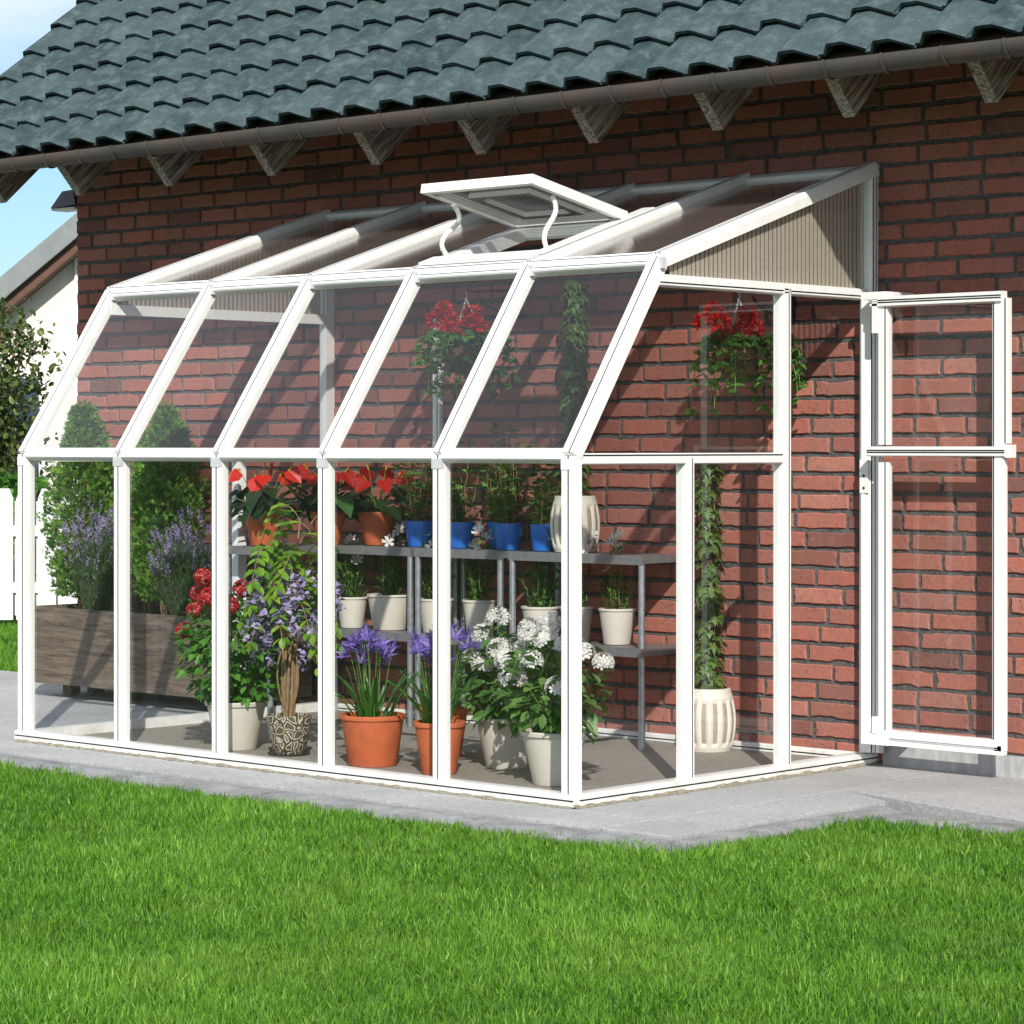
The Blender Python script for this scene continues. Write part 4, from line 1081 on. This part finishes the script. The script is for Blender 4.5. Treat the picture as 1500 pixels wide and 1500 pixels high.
# white phlox in cream pots
def phlox(x, y, label, seed, heads, c, r, n, H0=.2):
    random.seed(seed)
    t = thing('potted_phlox', (x, y, .004), label, 'potted plant', 'white phlox in cream pots on the floor')
    pot(t, .125, .082, .205, 'cream')
    bushy(t, c, r, n, 'lf_mid', .062, seed, 18, tmpl=T_OV)
    fw = MB()
    for (hx, hy, hz) in heads:
        R_ = random.uniform(.034, .046); k = 34; d = sph(k); d[:, 2] = np.abs(d[:, 2])*.9-.25; d /= np.linalg.norm(d, axis=1, keepdims=True)
        fw.scatter(T_STAR5, np.array([hx, hy, hz])+d*R_, d, np.cross(d, rng.normal(size=(k, 3))), .0185)
    fw.build('flower_heads', 'f_white', t)
phlox(2.25, -1.165, 'white phlox in the shaded cream pot left of and behind the corner pot', 71,
      [(-.14, -.05, .43), (-.06, -.08, .53), (.05, -.1, .60), (.10, -.15, .48), (0.02, -.16, .42), (.14, -.02, .56)], (.02, -.02, .36), (.20, .18, .22), 420)
phlox(2.745, -1.43, 'white phlox in the cream pot standing right behind the glass beside the corner post', 72,
      [(-.17, -.08, .46), (-.10, -.12, .40), (-.03, -.1, .47), (-.13, 0, .56), (-.05, .03, .60), (.0, -.05, .55), (.10, -.05, .53), (.15, 0, .50), (.22, .03, .47), (.12, -.12, .38), (-.20, .05, .50)], (0, 0, .36), (.21, .18, .22), 420)

# ------------------------------------------------------------------ hanging baskets and wall brackets
def basket(x, label, seed, ztop):
    random.seed(seed); y = -.32; z0 = ztop-.36
    t = thing('hanging_basket', (x, y, z0), label, 'hanging basket', 'hanging baskets of red geraniums')
    b = MB(); b.lathe([(0, 0), (.05, .008), (.085, .035), (.105, .08), (.11, .10), (.10, .10), (0, .09)], seg=26); b.build('basket', 'coir', t)
    ch = MB()
    for k in range(3):
        a = 2*PI*k/3+.6; p0 = Vector((math.cos(a)*.105, math.sin(a)*.105, .10)); p1 = Vector((0, 0, ztop-z0-.035)); n = 15
        for i in range(n):
            c0 = p0.lerp(p1, i/n); c1 = p0.lerp(p1, (i+1.25)/n); s_ = Vector((.0045, 0, 0)) if i % 2 else Vector((0, .0045, 0))
            m_ = (c0+c1)/2; ch.tube([c0, m_+s_, c1], .0013, 4); ch.tube([c0, m_-s_, c1], .0013, 4)
    ch.tube([(0, 0, ztop-z0-.04), (.008, 0, ztop-z0-.02), (0, 0, ztop-z0-.002)], .0025, 6); ch.build('chain', 'galv', t)
    st = MB(); lf = MB(); fw = MB()
    for k in range(34):
        a = random.random()*2*PI; R_ = random.uniform(.12, .28); drop = random.uniform(-.02, .25); pts = []
        for i in range(8):
            t_ = i/7; pts.append(Vector((math.cos(a)*R_*math.sin(t_*PI/2), math.sin(a)*R_*.85*math.sin(t_*PI/2), .11+.08*math.sin(t_*PI)-drop*t_*t_)))
        st.tube(pts, .0016, 4)
        for i in range(1, 8):
            for m_ in range(3):
                az = random.random()*2*PI
                lf.scatter(T_HEART, [pts[i]], [(math.cos(az), math.sin(az), random.uniform(-.9, .2))], [(random.gauss(.2, .4), random.gauss(-.2, .4), 1)], random.uniform(.028, .046), random.uniform(.028, .044))
    for k in range(260):
        q, d = blob_pts(1, (0, 0, .085), (.135, .135, .10), .6); lf.scatter(T_HEART, q, d+np.array([[0, 0, .2]]), d+np.array([[0, 0, 1.2]]), random.uniform(.025, .04))
    for (hx, hy, hz) in ((-.10, -.04, .285), (-.145, -.06, .235), (-.075, -.02, .235), (.085, -.05, .265), (.105, -.03, .205), (-.03, -.08, .185), (.05, -.06, .19), (.07, -.04, .225)):
        R_ = random.uniform(.036, .046); k = 85; d = sph(k); d[:, 2] *= .8
        fw.scatter(T_OV, np.array([hx, hy, hz])+d*R_*.55, d+rng.normal(0, .3, (k, 3)), rng.normal(size=(k, 3)), .027, .028)
        tri_stem(st, (0, 0, .11), (hx, hy, hz), .002, 0, 4)
    st.build('stems', 'greenstem', t); lf.build('leaves', 'lf_bright', t); fw.build('flowers', 'f_red', t)
    # bracket on the wall
    return t
basket(2.765, 'red geranium hanging basket seen past the side glass near the doorway', 81, 1.925)
basket(1.215, 'red geranium hanging basket seen through the sloping front glass', 82, 1.985)
def bracket(x, ztop, label):
    t = thing('wall_bracket', (x, 0, ztop), label, 'bracket', 'black iron wall brackets')
    b = MB(); b.box((-.022, -.014, -.10), (.022, -.002, .06)); b.build('plate', 'iron', t)
    b = MB(); b.tube([(0, -.012, .03), (0, -.32, .012), (0, -.335, .012)], .006, 8); b.tube([(0, -.335, .012), (0, -.345, .02), (0, -.34, .03)], .005, 6)
    b.tube([(0, -.012, -.085)]+[(0, -.012-.26*math.sin(a), -.085+.10*(1-math.cos(a))) for a in np.linspace(.1, PI/2, 8)], .005, 6); b.build('arm', 'iron', t)
    b = MB()
    for cz, cy, s_ in ((-.02, -.04, 1), (-.055, -.05, -1)):
        b.tube([(0, cy+.022*(1-i/16)*math.cos(i*.8*s_), cz+.022*(1-i/16)*math.sin(i*.8*s_)) for i in range(14)], .0035, 5)
    b.build('scroll', 'iron', t)
bracket(2.795, 1.912, 'black iron scroll bracket on bricks by the doorway')
bracket(1.245, 1.972, 'black iron scroll bracket on bricks behind the sloping glass')

# ------------------------------------------------------------------ planter outside the far end, with thujas and lavender
pt = thing('wooden_planter', (-.99, -.31, 0), 'long weathered wooden planter trough outside the far end of the greenhouse', 'planter')
b = MB(); x0, x1, y0, y1, z0, z1, th = -.75, .94, -.22, .22, .07, .46, .03
b.box((x0, y0, z0), (x1, y0+th, z1)); b.box((x0, y1-th, z0), (x1, y1, z1)); b.box((x0, y0+th, z0), (x0+th, y1-th, z1)); b.box((x1-th, y0+th, z0), (x1, y1-th, z1)); b.box((x0+th, y0+th, z0), (x1-th, y1-th, z0+.03))
b.build('trough', 'planter_wood', pt)
b = MB(); b.box((x0+th, y0+th, z1-.09), (x1-th, y1-th, z1-.04)); b.build('soil', 'soil', pt)
for xx in (x0+.12, x1-.2):
    for yy in (y0+.14, y1-.14):
        b = MB(); b.box((xx, yy, 0), (xx+.07, yy+.06, z0)); b.build('foot', 'planter_wood', pt)
def thuja(x, y, label, seed, H=.98, R_=.19, n=7200):
    random.seed(seed); t = thing('thuja_tree', (x, y, .40), label, 'conifer', 'clipped thujas in the wooden planter')
    tk = MB()
    for k in range(9):
        a = random.random()*2*PI; s_ = random.uniform(.02, .10)
        tk.tube([(math.cos(a)*.015, math.sin(a)*.015, 0), (math.cos(a)*s_*.4, math.sin(a)*s_*.4, .10), (math.cos(a)*s_, math.sin(a)*s_, .30), (math.cos(a)*s_*.8, math.sin(a)*s_*.8, .55)], [.009, .007, .005, .002], 6)
    tk.tube([(0, 0, 0), (.005, 0, H*.5), (0, 0, H*.92)], [.016, .010, .003], 7); tk.build('trunk', 'stem', t)
    lf = MB(); zz = .10+(H-.10)*rng.random(n)**.9; zz = zz+.05*rng.normal(0, .5, n)*(zz > .8*H); u = np.clip((zz-.10)/(H-.10), 0, 1)
    az = rng.random(n)*2*PI; lob = 1+.18*np.sin(az*3+zz*9+seed)+.16*np.sin(az*5-zz*23)+.16*np.sin(az*7+zz*47)
    env = R_*np.sin(np.clip(u*.80+.16, 0, 1)*PI)**.62*lob*(1-.34*u)
    rr = env*(.30+.70*rng.random(n)**.5)
    P = np.stack([np.cos(az)*rr, np.sin(az)*rr, zz], 1)
    Dd = np.stack([np.cos(az)*.8, np.sin(az)*.8, .75+0*az], 1)+rng.normal(0, .4, (n, 3)); Nn = rng.normal(size=(n, 3))
    lf.scatter(T_SPRAY, P, Dd, Nn, .024+.030*rng.random(n)); lf.build('crown', 'lf_thuja', t)
thuja(-1.60, -.27, 'bushy green thuja nearest the left end of the wooden planter', 91, 1.07, .20)
thuja(-.925, -.27, 'bushy green thuja in the wooden planter between two lavenders', 92, 1.04, .20)
thuja(-1.20, -.16, 'darker smaller thuja set back between the two big thujas', 93, .93, .14, 2200)
thuja(-1.64, -.14, 'slim thuja at the extreme left behind the corner post of the greenhouse', 94, .86, .11, 1500)
def lavender(x, y, label, seed, H=.5, n=110, sp=.17):
    random.seed(seed); t = thing('lavender', (x, y, .40), label, 'lavender', 'lavender bushes in the wooden planter')
    st = MB(); fw = MB(); lf = MB()
    for k in range(n):
        a = random.random()*2*PI; s_ = sp*math.sqrt(random.random()); h = H*random.uniform(.55, 1.0)*(1-.25*s_/sp)
        p = tri_stem(st, (math.cos(a)*s_*.3, math.sin(a)*s_*.3, 0), (math.cos(a)*s_, math.sin(a)*s_, h), .0016, 0, 4, wob=.004)
        d = (p[-1]-p[-2]).normalized(); m_ = 16
        P = [p[-1]+d*(.055*i/m_-.01) for i in range(m_)]
        fw.scatter(T_DIA, P, [d*.7+Vector((random.gauss(0, .8), random.gauss(0, .8), 0)) for _ in P], rng.normal(size=(m_, 3)), .014)
        for i in range(1, 4):
            lf.scatter(T_NAR, [p[i]]*3, [(random.gauss(0, .5), random.gauss(0, .5), 1) for _ in range(3)], rng.normal(size=(3, 3)), .045, .03)
    st.build('stems', 'lf_grey', t); lf.build('leaves', 'lf_grey', t); fw.build('flower_spikes', 'f_lav', t)
lavender(-1.28, -.42, 'purple lavender in front of the leftmost thuja seen in the first bay', 95, .64, 150, .2)
lavender(-.58, -.42, 'purple lavender right of the second thuja seen in the second bay', 96, .60, 150, .2)
lavender(-.26, -.30, 'purple lavender at the right end of the planter behind the third post', 97, .58, 120, .19)

# ------------------------------------------------------------------ background left : fence, shrubs, neighbour's house
def bgp(px, d, z=0): q = CP+VF*d+VR*((px-750)/3945.6*d); return Vector((q.x, q.y, z))
fo = bgp(14, 20)
fence = thing('picket_fence', fo, 'white picket fence with pointed boards at the left edge of the lawn', 'fence', rz=TH)
b = MB(); b.box((-2.4, .02, .20), (2.0, .045, .28)); b.build('rail', 'white_paint', fence)
b = MB(); b.box((-2.4, .02, .62), (2.0, .045, .70)); b.build('rail', 'white_paint', fence)
k = 0; x = -2.35
while x < 1.95:
    b = MB(); w_ = .135
    b.prism([(0, .0), (w_, .0), (w_, .90), (w_*.78, .975), (w_*.22, .975), (0, .90)], (x, 0, 0), (x, .02, 0), (1, 0, 0), (0, 0, 1)); b.build('picket', 'white_paint', fence); x += .16
    k += 1
b = MB(); x = -2.32
while x < 1.9:
    b.box((x+.11, .047, .03), (x+.21, .062, .88)); x += .16
o = b.build('backing_boards', 'white_paint', fence)
def shrub(name, loc, label, H, R_, n, ls, mat, seed, tmpl=T_OV, z0=.15):
    random.seed(seed); t = thing(name, loc, label, 'bush')
    tk = MB(); lf = MB(); tips = []
    for k in range(26):
        a = random.random()*2*PI; s_ = R_*random.uniform(.2, 1); h = H*random.uniform(.45, 1.0)*(1-.25*s_/R_)
        p = tri_stem(tk, (0, 0, 0), (math.cos(a)*s_, math.sin(a)*s_, h), .02, 0, 6, wob=.03); tips.append(p)
    tk.build('branches', 'stem', t)
    for p in tips:
        k = n//26
        i = rng.integers(1, 7, k); P = np.array([p[j] for j in i])+rng.normal(0, R_*.14, (k, 3)); D_ = rng.normal(size=(k, 3))+np.array([0, 0, .7])
        lf.scatter(tmpl, P, D_, rng.normal(size=(k, 3))+np.array([.3, -.3, .8]), ls*(.6+.8*rng.random(k)))
        # leafy top shoots
        q = p[-1]; P = [q+Vector((0, 0, .05*j)) for j in range(6)]
        for pp in P: lf.scatter(tmpl, [pp]*5, rng.normal(size=(5, 3))+np.array([0, 0, .5]), rng.normal(size=(5, 3)), ls)
    lf.build('crown', mat, t)
q = bgp(-62, 23, -.05); shrub('evergreen_bush', q, 'tall loose evergreen bush behind the white fence at the left edge', 2.78, .92, 20000, .062, 'lf_bush', 101)
q = bgp(2, 21.2, -.05); shrub('broadleaf_bush', q, 'low broad-leaved green plant just above the fence top', 1.02, .42, 900, .13, 'lf_bright', 102, T_HEART)

nh_o = bgp(0, 30)
nh = thing('neighbour_house', nh_o, 'pale rendered house with grey sloping roof beyond the fence at the left', 'house', rz=TH)
ppm = 3945.6/30
def hz(py): return 1.288-(py-653.84)/ppm
ex, ez = -1.6, hz(625); rx = 4.0; rz2 = ez+(rx-ex)*.84; wx = 9.6
b = MB(); b.prism([(ex, -1), (wx, -1), (wx, ez), (rx, rz2), (ex, ez)], (0, .35, 0), (0, 7, 0), (1, 0, 0), (0, 0, 1)); b.build('wall', 'render', nh)
b = MB(); b.prism([(ex-.5, ez-.42+.3), (rx, rz2+.3), (rx, rz2+.3-.27), (ex-.5, ez-.42+.03)], (0, -.1, 0), (0, 7.2, 0), (1, 0, 0), (0, 0, 1)); b.prism([(rx, rz2+.3), (wx+.5, ez-.12), (wx+.5, ez-.39), (rx, rz2+.03)], (0, -.1, 0), (0, 7.2, 0), (1, 0, 0), (0, 0, 1)); b.build('roof', 'far_roof', nh)
b = MB(); b.prism([(ex-.5, ez-.42+.02), (rx, rz2+.02), (rx, rz2-.10), (ex-.5, ez-.54)], (0, .0, 0), (0, .34, 0), (1, 0, 0), (0, 0, 1)); b.build('barge_board', 'far_brown', nh)
b = MB(); b.box((-.9, .30, hz(760)), (.46, .345, hz(545))); wn = b.build('window', 'white_paint', nh)
b = MB(); b.box((-.82, .27, hz(750)), (.38, .298, hz(553))); b.build('pane', simple('blue_window', (.02, .045, .09), .15, var=.2, bstr=0), wn)
b = MB(); b.box((.78, .31, -1), (.84, .348, ez+1.9)); b.build('downpipe', 'white_paint', nh)
